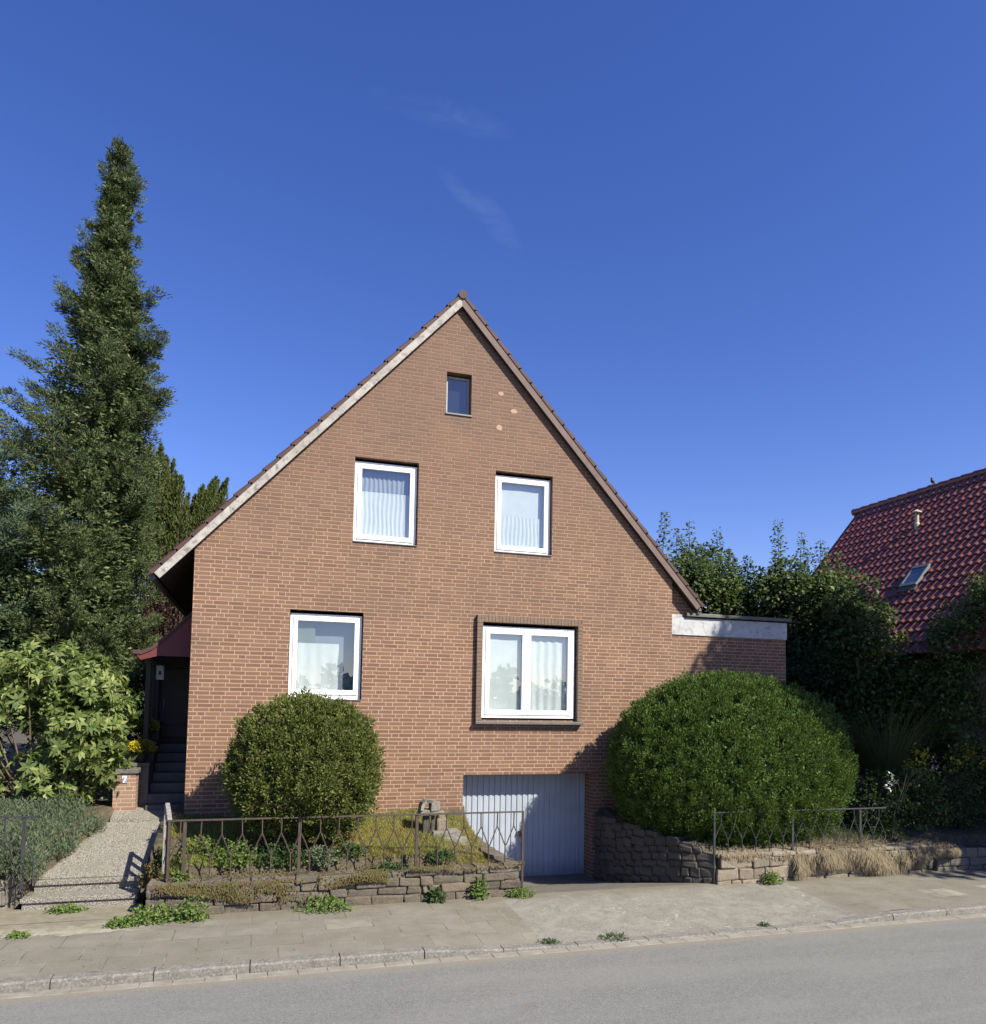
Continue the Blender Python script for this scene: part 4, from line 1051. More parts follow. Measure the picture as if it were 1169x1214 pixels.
conifer('spruce_tree', (-3.75, 6.0, .9), ([0, 8, 12, 16.5], [-3.9, -3.8, -3.75, -3.72]),
        ([4, 6, 8, 9.2, 9.7, 10.2, 10.65, 11.0, 11.4, 11.9, 12.4, 12.65, 12.9, 13.4, 13.7, 14.0, 14.5, 15.0, 15.7, 16.3], [3.0, 3.0, 2.8, 2.2, 1.6, 1.9, 2.05, 1.4, 1.25, 1.1, 1.15, .7, .9, .72, .95, .62, .36, .44, .26, .2]),
        ([4, 6, 7.6, 8.8, 9.2, 9.9, 10.1, 10.7, 10.9, 11.45, 11.75, 12.0, 12.7, 13.05, 13.5, 14.2, 15.3, 15.9, 16.3], [1.4, 1.35, 1.2, 1.0, 1.08, 1.45, 1.4, 1.05, .95, 1.3, .92, .85, .95, .6, .42, .44, .5, .46, .2]),
        'tall dark green spruce tree towering on the left of the house', M['l_spruce'], 32, .165, 96, 16.3, 21, 3.2)
conifer('fir_tree', (-7.1, 5.2, .9), ([0, 12], [-7.1, -7.1]), ([3, 10.3], [3.0, .4]), ([3, 5.5, 7.5, 8.8, 9.6, 10.4], [3.0, 2.8, 2.2, 1.6, 1.0, .3]),
        'lighter grey green fir tree cut off by the left picture edge', M['l_spruce2'], 32, .19, 76, 10.5, 22, 2.8)

# --- cypress with upright sprays behind the roof, left
def spray_tree(name, base, sprays, mat, label, width=.28, dens=900, group=None, L=.07):
    t = empty(name, base, label, 'tree', group); parts = []; wood = MB()
    b = Vector(base)
    for (x, y, z0, z1, lean) in sprays:
        n = int(dens*(z1-z0)); s = R.uniform(0, 1, n); r = width*(1-s)**.8*np.sqrt(R.uniform(0.05, 1, n))*(1+.45*np.sin(s*17+x*9+3*np.cos(R.uniform(0, 6.283, n))))
        a = R.uniform(0, 6.283, n)
        P = np.stack([x+lean*s*(z1-z0)+r*np.cos(a), y+r*np.sin(a), z0+s*(z1-z0)], 1)
        D = unit(np.stack([np.cos(a)*.5+lean, np.sin(a)*.5, np.full(n, 1.)], 1)+rdir(n)*.45)
        parts.append(leaves(P, D, L*R.uniform(.7, 1.4, n), L*.2, njit=1))
        trunk_mesh(wood, [tuple(b+Vector((0, 0, .2))), (x, y, z0), (x+lean*(z1-z0)*.8, y, z0+(z1-z0)*.85)], .05, .006, 5)
    V, F = merge(parts); np_mesh('crown', V, F, mat, t); wood.build('trunk', M['bark'], t); return t
spr = []
EN = ([-3.3, -2.9, -2.56, -2.16, -1.86, -1.53, -1.25, -1.05], [9.7, 9.85, 9.5, 8.9, 8.75, 8.95, 9.3, 9.0])
g_ = np.random.default_rng(77)
for k in range(46):
    xt = g_.uniform(-3.3, -1.1); zt = float(np.interp(xt, *EN))*1.0-abs(g_.normal())*.55+.1; zb_ = zt-g_.uniform(1.6, 3.4)
    ln = .10+.22*(xt+2.6)/1.5+g_.normal()*.05; spr.append((xt-ln*(zt-zb_), 9+g_.uniform(-.6, .6), zb_, zt, ln))
for xt in (-2.88, -2.55, -1.5, -1.12): spr.append((xt-.5, 9, 6.6, float(np.interp(xt, *EN))+.1, .5/(float(np.interp(xt, *EN))-6.6)))
spray_tree('cypress_tree', (-2.1, 9.0, .9), spr, M['l_cypress'], 'olive green cypress with upright sprays behind the left roof slope', .34, 620, L=.085)
clump_tree('plum_tree', (-2.6, 7.6, .9), blob_clumps((-2.45, 7.6, 4.0), (.65, .7, 1.7), 34, .34, 31), .09, .028, 260, M['l_purple'], 'small dark purple leaved tree between spruce and porch', 'tree', trunk_r=.07)
# background mass behind the left garden so no bare horizon shows
for k, (x, y, h) in enumerate(((-9.5, 11, 7.5), (-5.6, 13.5, 7.0), (-3.2, 15.5, 6.0))):
    clump_tree('broadleaf_tree', (x, y, .9), blob_clumps((x, y, h*.58), (2.2, 2.0, h*.42), 60, .62, 40+k), .14, .05, 260, M['l_dark'],
               ['dark broadleaf tree behind the fir at the far left', 'dark broadleaf tree seen through the gaps behind the spruce', 'dark broadleaf tree behind the porch gap'][k], 'tree', 'dark trees behind the left garden')

# --- laurel bush with large light leaves
def laurel():
    t = empty('laurel_shrub', (-3.6, .9, 1.0), 'large light green laurel shrub with broad leaves beside the garden path', 'shrub')
    cl = blob_clumps((-3.95, 1.0, 2.15), (1.55, 1.1, 1.45), 150, .26, 51, shell=.7, zmin=1.1)+blob_clumps((-2.85, .9, 2.45), (.62, .7, 1.2), 56, .22, 52, shell=.5, zmin=1.2)+blob_clumps((-5.3, 1.0, 2.0), (1.0, .9, 1.4), 50, .26, 53, shell=.5, zmin=1.0)+[(-3.2, .8, 3.62, .22), (-2.75, .8, 3.45, .2), (-4.4, .8, 3.55, .25), (-3.7, .9, 3.7, .2)]
    P = []; D = []; Nn = []
    for x, y, z, r in cl:
        for _ in range(5):   # rosettes: whorl of long leaves around a shoot tip
            d = rdir(1)[0]; d = unit((d+np.array([.1, -.5, .45]))[None])[0]; c = np.array([x, y, z])+d*r
            a = unit(np.cross(d, rdir(1)[0])[None])[0]; b = np.cross(d, a); k = rnd.randint(8, 12)
            for i in range(k):
                th = 6.283*i/k+rnd.uniform(-.25, .25); o = a*math.cos(th)+b*math.sin(th); up = rnd.uniform(.0, .75)
                P.append(c+o*.012); D.append(o+d*up+np.array([0, 0, -.28])); Nn.append(d*1.0-o*.2)
    P = np.array(P); D = np.array(D); Nn = np.array(Nn); n = len(P)
    V, F = leaves(P, D, .155*R.uniform(.65, 1.25, n), .030*R.uniform(.8, 1.2, n), N=Nn, fold=.35, njit=.35)
    np_mesh('foliage', V, F, M['l_laurel'], t)
    # darker older leaves inside
    cc = np.array([q[:3] for q in cl]); idx = R.integers(0, len(cc), 7000); P = cc[idx]+R.normal(size=(7000, 3))*.16+np.array([0, .16, -.05])
    V, F = leaves(P, rdir(7000)+np.array([0, 0, -.3]), .13, .03, fold=.3); np_mesh('inner_leaves', V, F, M['l_laurel'], t)
    mb = MB()
    for k in range(0, len(cl), 5):
        x, y, z, r = cl[k]; trunk_mesh(mb, [(-3.5+rnd.uniform(-.3, .3), 1.0, .8), ((x-3.5)/2, y+.1, z*.5+.3), (x, y, z)], .028, .006, 5)
    mb.build('branches', M['twig'], t)
laurel()

# --- grey green lavender mass left of the path
def blades(n, xy, L, W, mat, name, label, cat, tilt=.35, zfn=gz, kind=None, parent=None, curve=True, group=None, loc=None):
    """upright thin blades with a bend (two segments)"""
    P = np.array([[x, y, zfn(x, y)] for x, y in xy]); n = len(P)
    d = unit(rdir(n)*np.array([tilt, tilt, 0])+np.array([0, 0, 1.])); Ls = (L*R.uniform(.5, 1.2, n))[:, None]
    s = unit(np.cross(d, rdir(n))); mid = P+d*Ls*.55; tip = mid+unit(d+rdir(n)*.35)*Ls*.45
    V = np.stack([P-s*W, P+s*W, mid+s*W*.8, mid-s*W*.8, tip+s*W*.15, tip-s*W*.15], 1).reshape(-1, 3)
    b = np.arange(n)*6; F = np.concatenate([np.stack([b, b+1, b+2, b+3], 1), np.stack([b+3, b+2, b+4, b+5], 1)])
    return np_mesh(name, V, F, mat, parent, label=label, cat=cat, kind=kind, group=group)
def in_lav(x, y):
    a, b = path_x(y); return x < a+.10+.06*math.sin(7*y) and y > -1.95+.25*math.sin(3*x)*.2
lav = empty('lavender_bush', (-3.6, -1.0, .7), 'sprawling grey green lavender bush between block wall and path', 'bush')
pts = []
while len(pts) < 16000:
    x, y = rnd.uniform(-5.6, -2.3), rnd.uniform(-1.95, .3)
    if in_lav(x, y): pts.append((x, y))
LZ = lambda x, y: gz(x, y)+.0
def lz(x, y):
    a, b = path_x(y); e = min(1, max(0, (a+.1-x))/.55)
    return .58+(y+1.9)*.16+.55*e**.7*(.75+.25*math.sin(2.1*x+1)*math.sin(2.7*y))-rnd.uniform(0, .38)*(.5+e)
P = np.array([[x, y, lz(x, y)] for x, y in pts]); n = len(P)
V1, F1 = leaves(np.repeat(P, 4, 0)+R.normal(size=(4*n, 3))*.03, unit(rdir(4*n)*.8+np.array([0, -.15, .9])), .085*R.uniform(.6, 1.3, 4*n), .0065, njit=1)
np_mesh('foliage', V1, F1, M['l_lav'], lav)
# --- round shrub on the left lawn, big shrub right of the drive
shell_shrub('round_shrub', (.70, -1.42, 1.80), (1.09, 1.03, 1.10), 92000, .044, .0125, M['l_box'], 'rounded olive green shrub on the front lawn below the lower left window', 'shrub', .74, .45, .05, 260, seed=2, ex=2.2, clus=60, cr=.11, mat2=M['l_box_dry'], n2=7000)
shell_shrub('big_shrub', (8.57, -1.22, 1.78), (2.38, 1.42, 1.78), 240000, .040, .0100, M['l_yew'], 'huge domed bright green clipped shrub right of the garage', 'shrub', .45, .9, .045, 900, seed=5, ex=2.2, clus=56, cr=.105)

# --- trees behind the extension (pointed leafy shoots)
def shoot_tree(name, base, body, shoots, mat, label, group, L=.12, seed=0):
    t = empty(name, base, label, 'tree', group); parts = []; wood = MB(); b = Vector(base)
    for x, y, z, r in body:
        m = int(300*(r/.5)**2); D = rdir(m); P = np.array([x, y, z])+D*(r*(.5+.5*R.uniform(0, 1, m)**.5))[:, None]
        parts.append(leaves(P, unit(D+rdir(m)*.7+np.array([0, 0, -.1])), L*R.uniform(.6, 1.2, m), L*.36, N=D*.5+np.array([0, -.2, .8]), fold=.25))
        trunk_mesh(wood, [tuple(b.lerp(Vector((x, y, z)), .35)+Vector((0, 0, .6))), (x, y, z)], .03, .008, 5)
    for x, y, z0, z1 in shoots:
        s = 0; lx, ly = rnd.uniform(-.12, .12), rnd.uniform(-.1, .1)
        trunk_mesh(wood, [(x, y, z0), (x+lx, y+ly, z1)], .018, .004, 5)
        k = int((z1-z0)/.11)
        for i in range(k):
            f = i/k; p = np.array([x+lx*f, y+ly*f, z0+(z1-z0)*f]); rad = .30*(1-f)**.8+.07; m = int(12+16*(1-f))
            D = rdir(m); D[:, 2] *= .35; D = unit(D); P = p+D*(rad*R.uniform(.15, 1, m))[:, None]+np.array([0, 0, 1])*R.normal(size=(m, 1))*.03
            parts.append(leaves(P, unit(D+np.array([0, 0, .05])+rdir(m)*.5), L*R.uniform(.6, 1.15, m)*(1-.3*f), L*.34, N=np.array([[0, -.25, .9]])+D*.4, fold=.2))
    V, F = merge(parts); np_mesh('crown', V, F, mat, t)
    wood.tube([tuple(b+Vector((0, 0, -.2))), tuple(b+Vector((.05, 0, 1.5))), tuple(b+Vector((0, 0, 3.2)))], [.14, .11, .06], 8)
    wood.build('trunk', M['bark'], t); return t
G = 'leafy trees behind the side extension'
shoot_tree('hornbeam_tree', (11.4, 5.2, .9), blob_clumps((11.5, 5.0, 4.9), (1.7, 1.1, 2.3), 70, .5, 61), [(10.55, 5, 6.3, 8.4), (11.0, 5, 6.2, 8.0), (11.45, 5, 6.2, 8.25), (11.85, 5.1, 6.1, 7.6), (10.2, 5, 5.8, 7.5), (11.2, 4.8, 6.0, 7.7)], M['l_maple'],
           'leafy tree with three pointed tips rising just right of the main roof', G)
shoot_tree('hornbeam_tree', (12.9, 4.4, .9), blob_clumps((12.7, 4.4, 4.4), (1.2, 1.1, 2.4), 60, .5, 62), [(12.15, 4.5, 6.0, 7.95), (12.55, 4.5, 5.8, 7.45), (12.85, 4.3, 5.6, 7.25), (12.35, 4.2, 5.5, 7.2)], M['l_maple'],
           'lower leafy tree behind the middle of the flat extension roof', G)
shoot_tree('hornbeam_tree', (13.9, 3.2, .9), blob_clumps((13.5, 3.2, 4.2), (1.35, 1.1, 2.5), 84, .5, 63)+blob_clumps((13.8, 2.0, 4.6), (.6, .6, 1.5), 30, .42, 67), [(13.3, 3.5, 6.0, 8.1), (13.75, 3.3, 5.8, 7.7), (14.05, 3.3, 5.6, 7.25), (14.45, 3.2, 5.4, 7.4), (13.0, 3.4, 5.6, 7.2), (13.95, 2.1, 4.8, 7.0), (14.15, 1.9, 4.6, 6.6), (13.6, 2.3, 5.0, 7.3), (13.8, 1.8, 4.8, 6.5)], M['l_maple'],
           'tallest leafy tree between the extension and the red roofed house', G)

clump_tree('hornbeam_tree', (13.3, .9, .9), blob_clumps((13.55, 1.0, 4.35), (.85, .7, 1.5), 44, .42, 65)+[(13.9, 1.0, 5.95, .25), (13.35, 1.0, 6.1, .22), (14.1, 1.0, 5.3, .3)], .12, .042, 250, M['l_maple'],
           'leafy tree right of the extension overlapping the left part of the red roof', 'tree', G, trunk_r=.08)
# --- dark shrubs of the neighbouring garden on the right
SH = (('dark leafy shrub right behind the end of the extension', (12.3, 1.4), (12.4, 1.4, 2.6), (1.0, .9, 1.9), 46, 'l_dark', .09, .03),
      ('broad dark shrub under the red tiled roof', (14.8, .8), (14.9, .8, 2.7), (1.5, 1.0, 2.1), 70, 'l_mid', .10, .034),
      ('tall dark green shrub at the right picture edge', (15.2, -.9), (15.5, -.9, 3.3), (1.4, 1.0, 2.7), 84, 'l_mid', .10, .034))
for k, (lab, b_, c_, r_, n_, m_, l_, w_) in enumerate(SH):
    clump_tree('garden_shrub', (b_[0], b_[1], .8), blob_clumps(c_, r_, n_, .42, 70+k), l_, w_, 330, M[m_], lab, 'shrub', 'dark shrubs of the neighbouring garden', trunk_r=.06)
def tall_grass(x, y, n, h, mat, label, name='bamboo_clump', rad=.35, W=.011, cat='plant', spread=.45, z0=.85):
    t = empty(name, (x, y, z0), label, cat); a = R.uniform(0, 6.283, n); r = rad*np.sqrt(R.uniform(0, 1, n))
    P = np.stack([x+r*np.cos(a), y+r*np.sin(a), np.full(n, z0-.1)], 1); hh = h*R.uniform(.55, 1.1, n)
    V = []; F = []; out = unit(np.stack([np.cos(a), np.sin(a), np.zeros(n)], 1)+rdir(n)*.4); S = unit(np.cross(out, np.array([0, 0, 1.])))
    seg = 4; o = 0
    prev = None; cols = []
    for k in range(seg+1):
        f = k/seg; c = P+np.array([0, 0, 1.])*(hh*(f-.35*spread*f**3))[:, None]+out*(hh*spread*f**2.2)[:, None]; w = W*(1-f*.9)
        cols.append(np.stack([c-S*w, c+S*w], 1))
    A = np.stack(cols, 1).reshape(n, -1, 3); V = A.reshape(-1, 3); b = np.arange(n)*(2*(seg+1))
    F = np.concatenate([np.stack([b+2*k, b+2*k+1, b+2*k+3, b+2*k+2], 1) for k in range(seg)])
    np_mesh('foliage', V, F, mat, t); return t
tall_grass(13.2, -.2, 900, 2.6, M['l_grass'], 'tall grassy bamboo clump under the red roof, behind the fence end')
shell = blob_clumps((12.6, -1.4, 1.4), (.55, .5, .75), 22, .26, 81)
clump_tree('yellow_shrub', (12.9, -1.0, .7), [(12.75, -1.3, 1.85, .16), (13.1, -1.2, 2.15, .15), (13.3, -1.2, 2.05, .13), (12.95, -1.35, 1.75, .2), (13.25, -1.3, 1.6, .18), (14.2, -1.2, 2.05, .25), (14.5, -1.3, 2.0, .22), (13.8, -1.3, 1.85, .18)], .07, .02, 420, M['l_yellow'], 'low shrub with yellow and orange leaves in the shade on the right', 'shrub', trunk_r=.03)
for k, (x, lab, mt) in enumerate(((11.55, 'small shaded shrub between the big green dome and the yellow leaves', 'l_dark'), (12.6, 'low dark hedge plant under the yellow leaves', 'l_mid'), (13.7, 'low green hedge plant behind the shaded grey wall', 'l_maple'), (14.9, 'low hedge plant at the right picture edge behind the grey wall', 'l_maple'))):
    clump_tree('hedge_plant', (x, -1.6, .6), blob_clumps((x, -1.6, 1.15), (.62, .5, .62), 24, .26, 90+k, zmin=.6), .06, .022, 420, M[mt], lab, 'shrub', 'low hedge behind the right wall', trunk_r=.04)
clump_tree('rose_shrub', (11.55, -2.0, .6), [(11.5, -2.05, 1.72, .06), (11.53, -2.05, 1.6, .05), (11.46, -2.05, 1.52, .07), (12.6, -2.0, 2.02, .05), (12.62, -2.0, 1.9, .05)], .05, .02, 900, M['f_white'], 'thin stems with small white blossoms beside the fence end', 'shrub', trunk_r=.012, barkm='twig')

# --- trees on the street side, right of the picture; their crowns shade the right garden
for k, (x, y, z, rx, rz, lab) in enumerate(((15.9, -6.1, 10.0, 2.3, 2.2, 'street tree whose crown shades the side extension'), (23.0, -4.2, 7.4, 2.8, 3.2, 'street tree beside the neighbour front garden'), (20.3, -8.8, 7.4, 3.0, 3.0, 'tree on the far pavement right of the picture'))):
    clump_tree('street_tree', (x+(.8 if k == 0 else 0), y, .0), blob_clumps((x, y, z), (rx, rx*.8, rz), 64, .85, 100+k), .16, .06, 210, M['l_maple'], lab, 'tree', 'street trees right of the picture', trunk_r=.16)

# ------------------------------------------------------------------ neighbour house on the right
nx0, nridge, nz_e, nz_r, ny0, ny1 = 14.6, 18.9, 4.25, 9.5, -6.0, 6.8
NS = 1.19
nh = empty('neighbour_house', (19, .5, .5), 'neighbouring house with large glossy dark red tiled roof behind trees on the right', 'house')
def nslope(side, s, y, h=0):
    q = math.hypot(NS, 1); return (nridge+side*(s+h*NS/q), y, nz_r-NS*s+h/q)
hyp = math.hypot(1, NS)
SMN = nridge-nx0
for side in (-1, 1):
    mb = MB(); colw, rowl = .225, .36; nr = int(SMN*hyp/rowl); ncol = int((ny1-ny0)/colw); res = 10
    us = np.linspace(ny0, ny0+ncol*colw, ncol*res+1) if side < 0 else np.linspace(ny0, ny0+ncol*colw, ncol*2+1)
    def prof(y):
        t_ = ((y-ny0)/colw) % 1
        return .046*math.sin(math.pi*t_/.56) if t_ < .56 else -.008*math.sin(math.pi*(t_-.56)/.44)
    for r in range(nr+1):
        s0 = r*rowl/hyp; s1 = (r+1.06)*rowl/hyp
        hh = [(s0, 0.), (s0+(s1-s0)*.5, .02), (s1-.012, .048), (s1, .036), (s1, .0)]
        mb.grid(lambda u, k: nslope(side, hh[k][0], float(u), hh[k][1]+prof(u)*(1 if k < 4 else .4)+.03), us, [0, 1, 2, 3, 4])
    nro = mb.build('roof_slope', M['glazed'], nh, smooth=False)
    if side < 0: ro_l = nro
    b = MB(); a = [nslope(side, s, y, h) for h in (0.0, -.16) for s, y in ((0, ny0), (SMN+.02, ny0), (SMN+.02, ny1), (0, ny1))]
    b.add(a, [(0, 1, 2, 3), (4, 7, 6, 5), (0, 4, 5, 1), (1, 5, 6, 2), (2, 6, 7, 3), (3, 7, 4, 0)]); b.build('roof_boarding', M['soffit'], nh)
b = MB(); y = ny0
while y < ny1: b.tube([(nridge, y, nz_r+.05), (nridge, y+.4, nz_r+.065)], [.10, .115], 10); y += .38
b.build('ridge_tiles', M['glazed'], nh)
b = MB()
b.box(nx0+.55, 2*nridge-nx0-.55, ny0+.3, ny1-.3, .2, 4.35)
b.add([(nx0+.55, ny0+.3, 4.35), (2*nridge-nx0-.55, ny0+.3, 4.35), (nridge, ny0+.3, nz_r-.35), (nx0+.55, ny1-.3, 4.35), (2*nridge-nx0-.55, ny1-.3, 4.35), (nridge, ny1-.3, nz_r-.35)], [(0, 1, 2), (3, 5, 4)])
b.build('wall', M['cream_wall'], nh)
def on_roof(s, y, h): return nslope(-1, s, y, h)
def roof_box(mb, s0, s1, y0, y1, h0, h1):
    a = [on_roof(s, y, h) for h in (h0, h1) for s, y in ((s0, y0), (s1, y0), (s1, y1), (s0, y1))]
    mb.add(a, [(0, 3, 2, 1), (4, 5, 6, 7), (0, 1, 5, 4), (1, 2, 6, 5), (2, 3, 7, 6), (3, 0, 4, 7)])
b = MB(); roof_box(b, 2.38, 2.44, 1.58, 2.12, .03, .16); roof_box(b, 2.80, 2.86, 1.58, 2.12, .03, .16); roof_box(b, 2.44, 2.80, 1.58, 1.63, .03, .155); roof_box(b, 2.44, 2.80, 2.07, 2.12, .03, .155)
skl = b.build('skylight', simple('pale skylight frame', (.25, .26, .27), (.2, .2, .21), 4, .4), nh)
b = MB(); roof_box(b, 2.445, 2.795, 1.632, 2.068, .04, .14)
def sky_glass():
    m, nt, bb = newmat('skylight glass'); bb.inputs['Base Color'].default_value = (.05, .07, .09, 1); bb.inputs['Roughness'].default_value = .06; bb.inputs['Specular IOR Level'].default_value = 1.0; bb.inputs['Coat Weight'].default_value = 1
    return m
b.build('pane', sky_glass(), skl)
b = MB(); roof_box(b, 2.862, 2.96, 1.56, 2.14, .05, .11); b.build('lead_flashing', M['dark_concrete'], skl)
p = on_roof(1.15, 3.25, .02)
b = MB(); b.lathe(p[0], p[1], [(.085, p[2]-.1), (.08, p[2]+.12), (.055, p[2]+.16), (.055, p[2]+.42), (.06, p[2]+.42)], 14); vp = b.build('vent_pipe', M['vent'], nh, smooth=False)
b = MB(); b.lathe(p[0], p[1], [(.13, p[2]+.44), (.13, p[2]+.47), (.03, p[2]+.53)], 14); b.tube([(p[0], p[1], p[2]+.4), (p[0], p[1], p[2]+.45)], .05, 8); b.build('cap', M['vent'], vp)
# bird on the ridge: body, head and tail as one surface
bird = bpy.data.meshes.new('bird'); bm = bmesh.new()
bmesh.ops.create_icosphere(bm, subdivisions=3, radius=1)
for v in bm.verts:
    x, y, z = v.co; ln = .13
    taper = 1-.55*max(0, -y)**1.5
    v.co = Vector((x*.05*taper, y*ln, z*.052*taper+.03*y*abs(y)+.0))
hd = bmesh.ops.create_icosphere(bm, subdivisions=2, radius=.034, matrix=Matrix.Translation((0, .115, .065)))
for v in hd['verts']: pass
bk = bmesh.ops.create_cone(bm, segments=6, radius1=.010, radius2=.001, depth=.03, matrix=Matrix.Translation((0, .157, .062)) @ Matrix.Rotation(math.radians(-90), 4, 'X'))
tl = bmesh.ops.create_cube(bm, size=1, matrix=Matrix.Translation((0, -.17, -.035)) @ Matrix.Rotation(math.radians(18), 4, 'X') @ Matrix.Diagonal((.05, .13, .012, 1)))
for sx in (-.018, .018): bmesh.ops.create_cone(bm, segments=6, radius1=.005, radius2=.004, depth=.08, matrix=Matrix.Translation((sx, .0, -.07)))
bm.to_mesh(bird); bm.free(); bird.materials.append(M['bird'])
for pl_ in bird.polygons: pl_.use_smooth = True
bo = bpy.data.objects.new('bird', bird); COL.objects.link(bo); bo.location = (nridge, 3.78, nz_r+.26); bo.rotation_euler = (0, 0, math.radians(120))
tag(bo, 'small dark bird sitting on the ridge of the red roof', 'bird')

t = MB(); t.quad((-120, -60, .02), (120, -60, .02), (120, -12.6, .02), (-120, -12.6, .02)); t.build('opposite_verge', M['earth_far'], kind='structure')
mm = 16000
xx = R.uniform(-90, 90, mm); hh = 3.6+1.6*np.sin(xx*.31)+1.2*np.sin(xx*.83+1)+.8*np.sin(xx*2.1)
P = np.stack([xx, R.uniform(-66, -60, mm), hh*R.uniform(0, 1, mm)**.7], 1)
V, F = leaves(P, rdir(mm), 1.0, .35); np_mesh('distant_trees', V, F, M['l_dark'], None, kind='stuff')
# ------------------------------------------------------------------ lawn ornament
orn = empty('garden_ornament', (2.93, -1.0, .75), 'weathered grey stone ornament with hooded hollow top standing on the front lawn', 'garden ornament')
def hood():
    mb = MB(); ang = np.linspace(0, math.pi, 9); X0 = 2.79
    for (r0, r1) in ((.15, .105),):
        for a, b_ in zip(ang[:-1], ang[1:]):
            vs = []
            for yy in (-1.14, -.90):
                for rr in (r0, r1):
                    for q in (a, b_): vs.append((X0+rr*math.cos(q)*1.05, yy+.03*math.cos(q*3), 1.16+rr*math.sin(q)*1.15))
            mb.add(vs, [(0, 1, 3, 2), (4, 6, 7, 5), (0, 4, 5, 1), (2, 3, 7, 6)])
    mb.box(X0-.16, X0+.16, -1.15, -.89, 1.07, 1.16, .015, .01); mb.box(X0+.02, X0+.17, -1.16, -.92, 1.14, 1.30, .02, .015)
    return mb
hood().build('hood', M['weath'], orn)
s = MB(); s.box(2.70, 2.80, -1.06, -.97, .70, 1.08, .02, .01); s.build('leg', M['stone_dark'], orn)
s = MB(); s.box(2.84, 2.90, -1.06, -.98, .70, 1.08, .015, .01); s.build('leg', M['stone_dark'], orn)
rk = MB(); rk.box(2.95, 3.14, -1.05, -.80, .70, 1.0, .03, .02); rk.box(2.98, 3.10, -1.02, -.85, .98, 1.12, .03, .02)
tag(rk.build('boulder', M['stone_pale']), 'pale stone block stacked beside the hollow garden ornament', 'stone')
s = MB(); s.box(2.86, 3.34, -1.16, -.82, .66, .80, .012, .006); s.box(3.0, 3.4, -1.32, -1.16, .58, .72, .012, .006)
tag(s.build('stone_step', M['weath']), 'low flat stone step under the garden ornament near the drive', 'stone step')

# ------------------------------------------------------------------ grass, weeds, dry creeper
pts = []
while len(pts) < 42000:
    x, y = rnd.uniform(-1.25, 3.85), rnd.uniform(-2.2, -.05)
    a, b_ = path_x(y)
    if x < b_+.06: continue
    if math.sin(2.1*x+1.7*y)+math.sin(4.3*x-2*y+1)*.6 < rnd.uniform(-2.4, .5): continue
    pts.append((x, y))
blades(len(pts), pts, .075, .0035, M['l_blade'], 'lawn_grass', None, None, tilt=.9, kind='stuff')
pts = []
while len(pts) < 9000:
    x, y = rnd.uniform(7.0, 12.0), rnd.uniform(-2.3, -.3)
    if x > drv_x(y)+.35: pts.append((x, y))
blades(len(pts), pts, .12, .004, M['l_weed_dark'], 'ground_cover', None, None, tilt=.9, kind='stuff')

def weed(name, x, y, z, r, h, n, mat, label, cat='weed', group=None, L=.05, W=.016, flat=.5):
    t = None
    D = rdir(n); D[:, 2] = np.abs(D[:, 2]); q = R.uniform(.15, 1, n)**.6
    P = np.array([x, y, z])+D*q[:, None]*np.array([r, r*.7, h])*(1+.35*noise3(D*3+x, 1.))[:, None]
    V, F = leaves(P, unit(D*.6+rdir(n)*.9+np.array([0, 0, .25])), L*R.uniform(.5, 1.3, n), W, N=np.array([[0, -.3, .9]])+D*.4, fold=.25)
    # thin stems from the root
    m = max(6, n//18); E = P[:m]; B = np.array([x, y, z-.02])+R.normal(size=(m, 3))*np.array([r*.25, r*.15, 0]); S = np.tile(np.array([[.0025, .001, 0]]), (m, 1))
    V2 = np.stack([B-S, B+S, E+S, E-S], 1).reshape(-1, 3); F2 = np.arange(4*m).reshape(m, 4)
    V, F = merge([(V, F), (V2, F2)])
    return np_mesh(name, V, F, mat, None, label=label, cat=cat, group=group)
GW = 'weeds along the foot of the left stone wall'
weed('weed', -1.30, -2.62, .0, .34, .20, 700, M['l_weed'], 'spreading bright green weed at the left wall end by the path steps', group=GW, L=.055, W=.015)
weed('garden_plant', -1.42, -1.75, .28, .16, .34, 420, M['l_rust'], 'dry brownish plant leaning over the path beside the white fence panel', 'plant', L=.06, W=.012)
weed('garden_plant', -1.30, -1.15, .5, .14, .26, 320, M['l_weed'], 'small green plant between the path and the white fence panel', 'plant', L=.05, W=.012)
weed('weed', -.78, -2.66, .0, .24, .30, 420, M['l_weed'], 'taller yellow green weed just right of the left wall end', group=GW, L=.06, W=.016)
weed('weed', -1.62, -2.75, .0, .20, .10, 260, M['l_weed'], 'low weed patch on the pavement before the path steps', group=GW)
weed('weed', -2.45, -1.84, .0, .24, .07, 340, M['l_weed'], 'small weeds growing at the foot of the lowest path step', group=GW)
weed('weed', .98, -2.56, .0, .40, .20, 520, M['l_weed'], 'leafy weed row at the wall foot below the middle fence post', group=GW)
weed('weed', 2.62, -2.50, .02, .13, .20, 170, M['l_weed_dark'], 'dark dandelion clump at the wall foot near the third fence post', group=GW, L=.08, W=.02)
weed('weed', 3.30, -2.48, .02, .17, .34, 260, M['l_weed'], 'weed climbing out of the wall joints left of the drive', group=GW, L=.06)
weed('weed', 3.95, -2.46, .0, .24, .14, 420, M['l_weed'], 'yellow green grassy weed at the wall corner by the drive', group=GW, L=.07, W=.008)
weed('weed', 8.42, -2.62, .0, .20, .24, 320, M['l_weed'], 'green weed at the foot of the pale sandstone wall', group=GW)
weed('weed', -2.75, -2.95, .0, .16, .05, 120, M['l_weed'], 'tiny weeds on the pavement at the left picture edge', group=GW)
GK = 'weeds in the kerb joint'
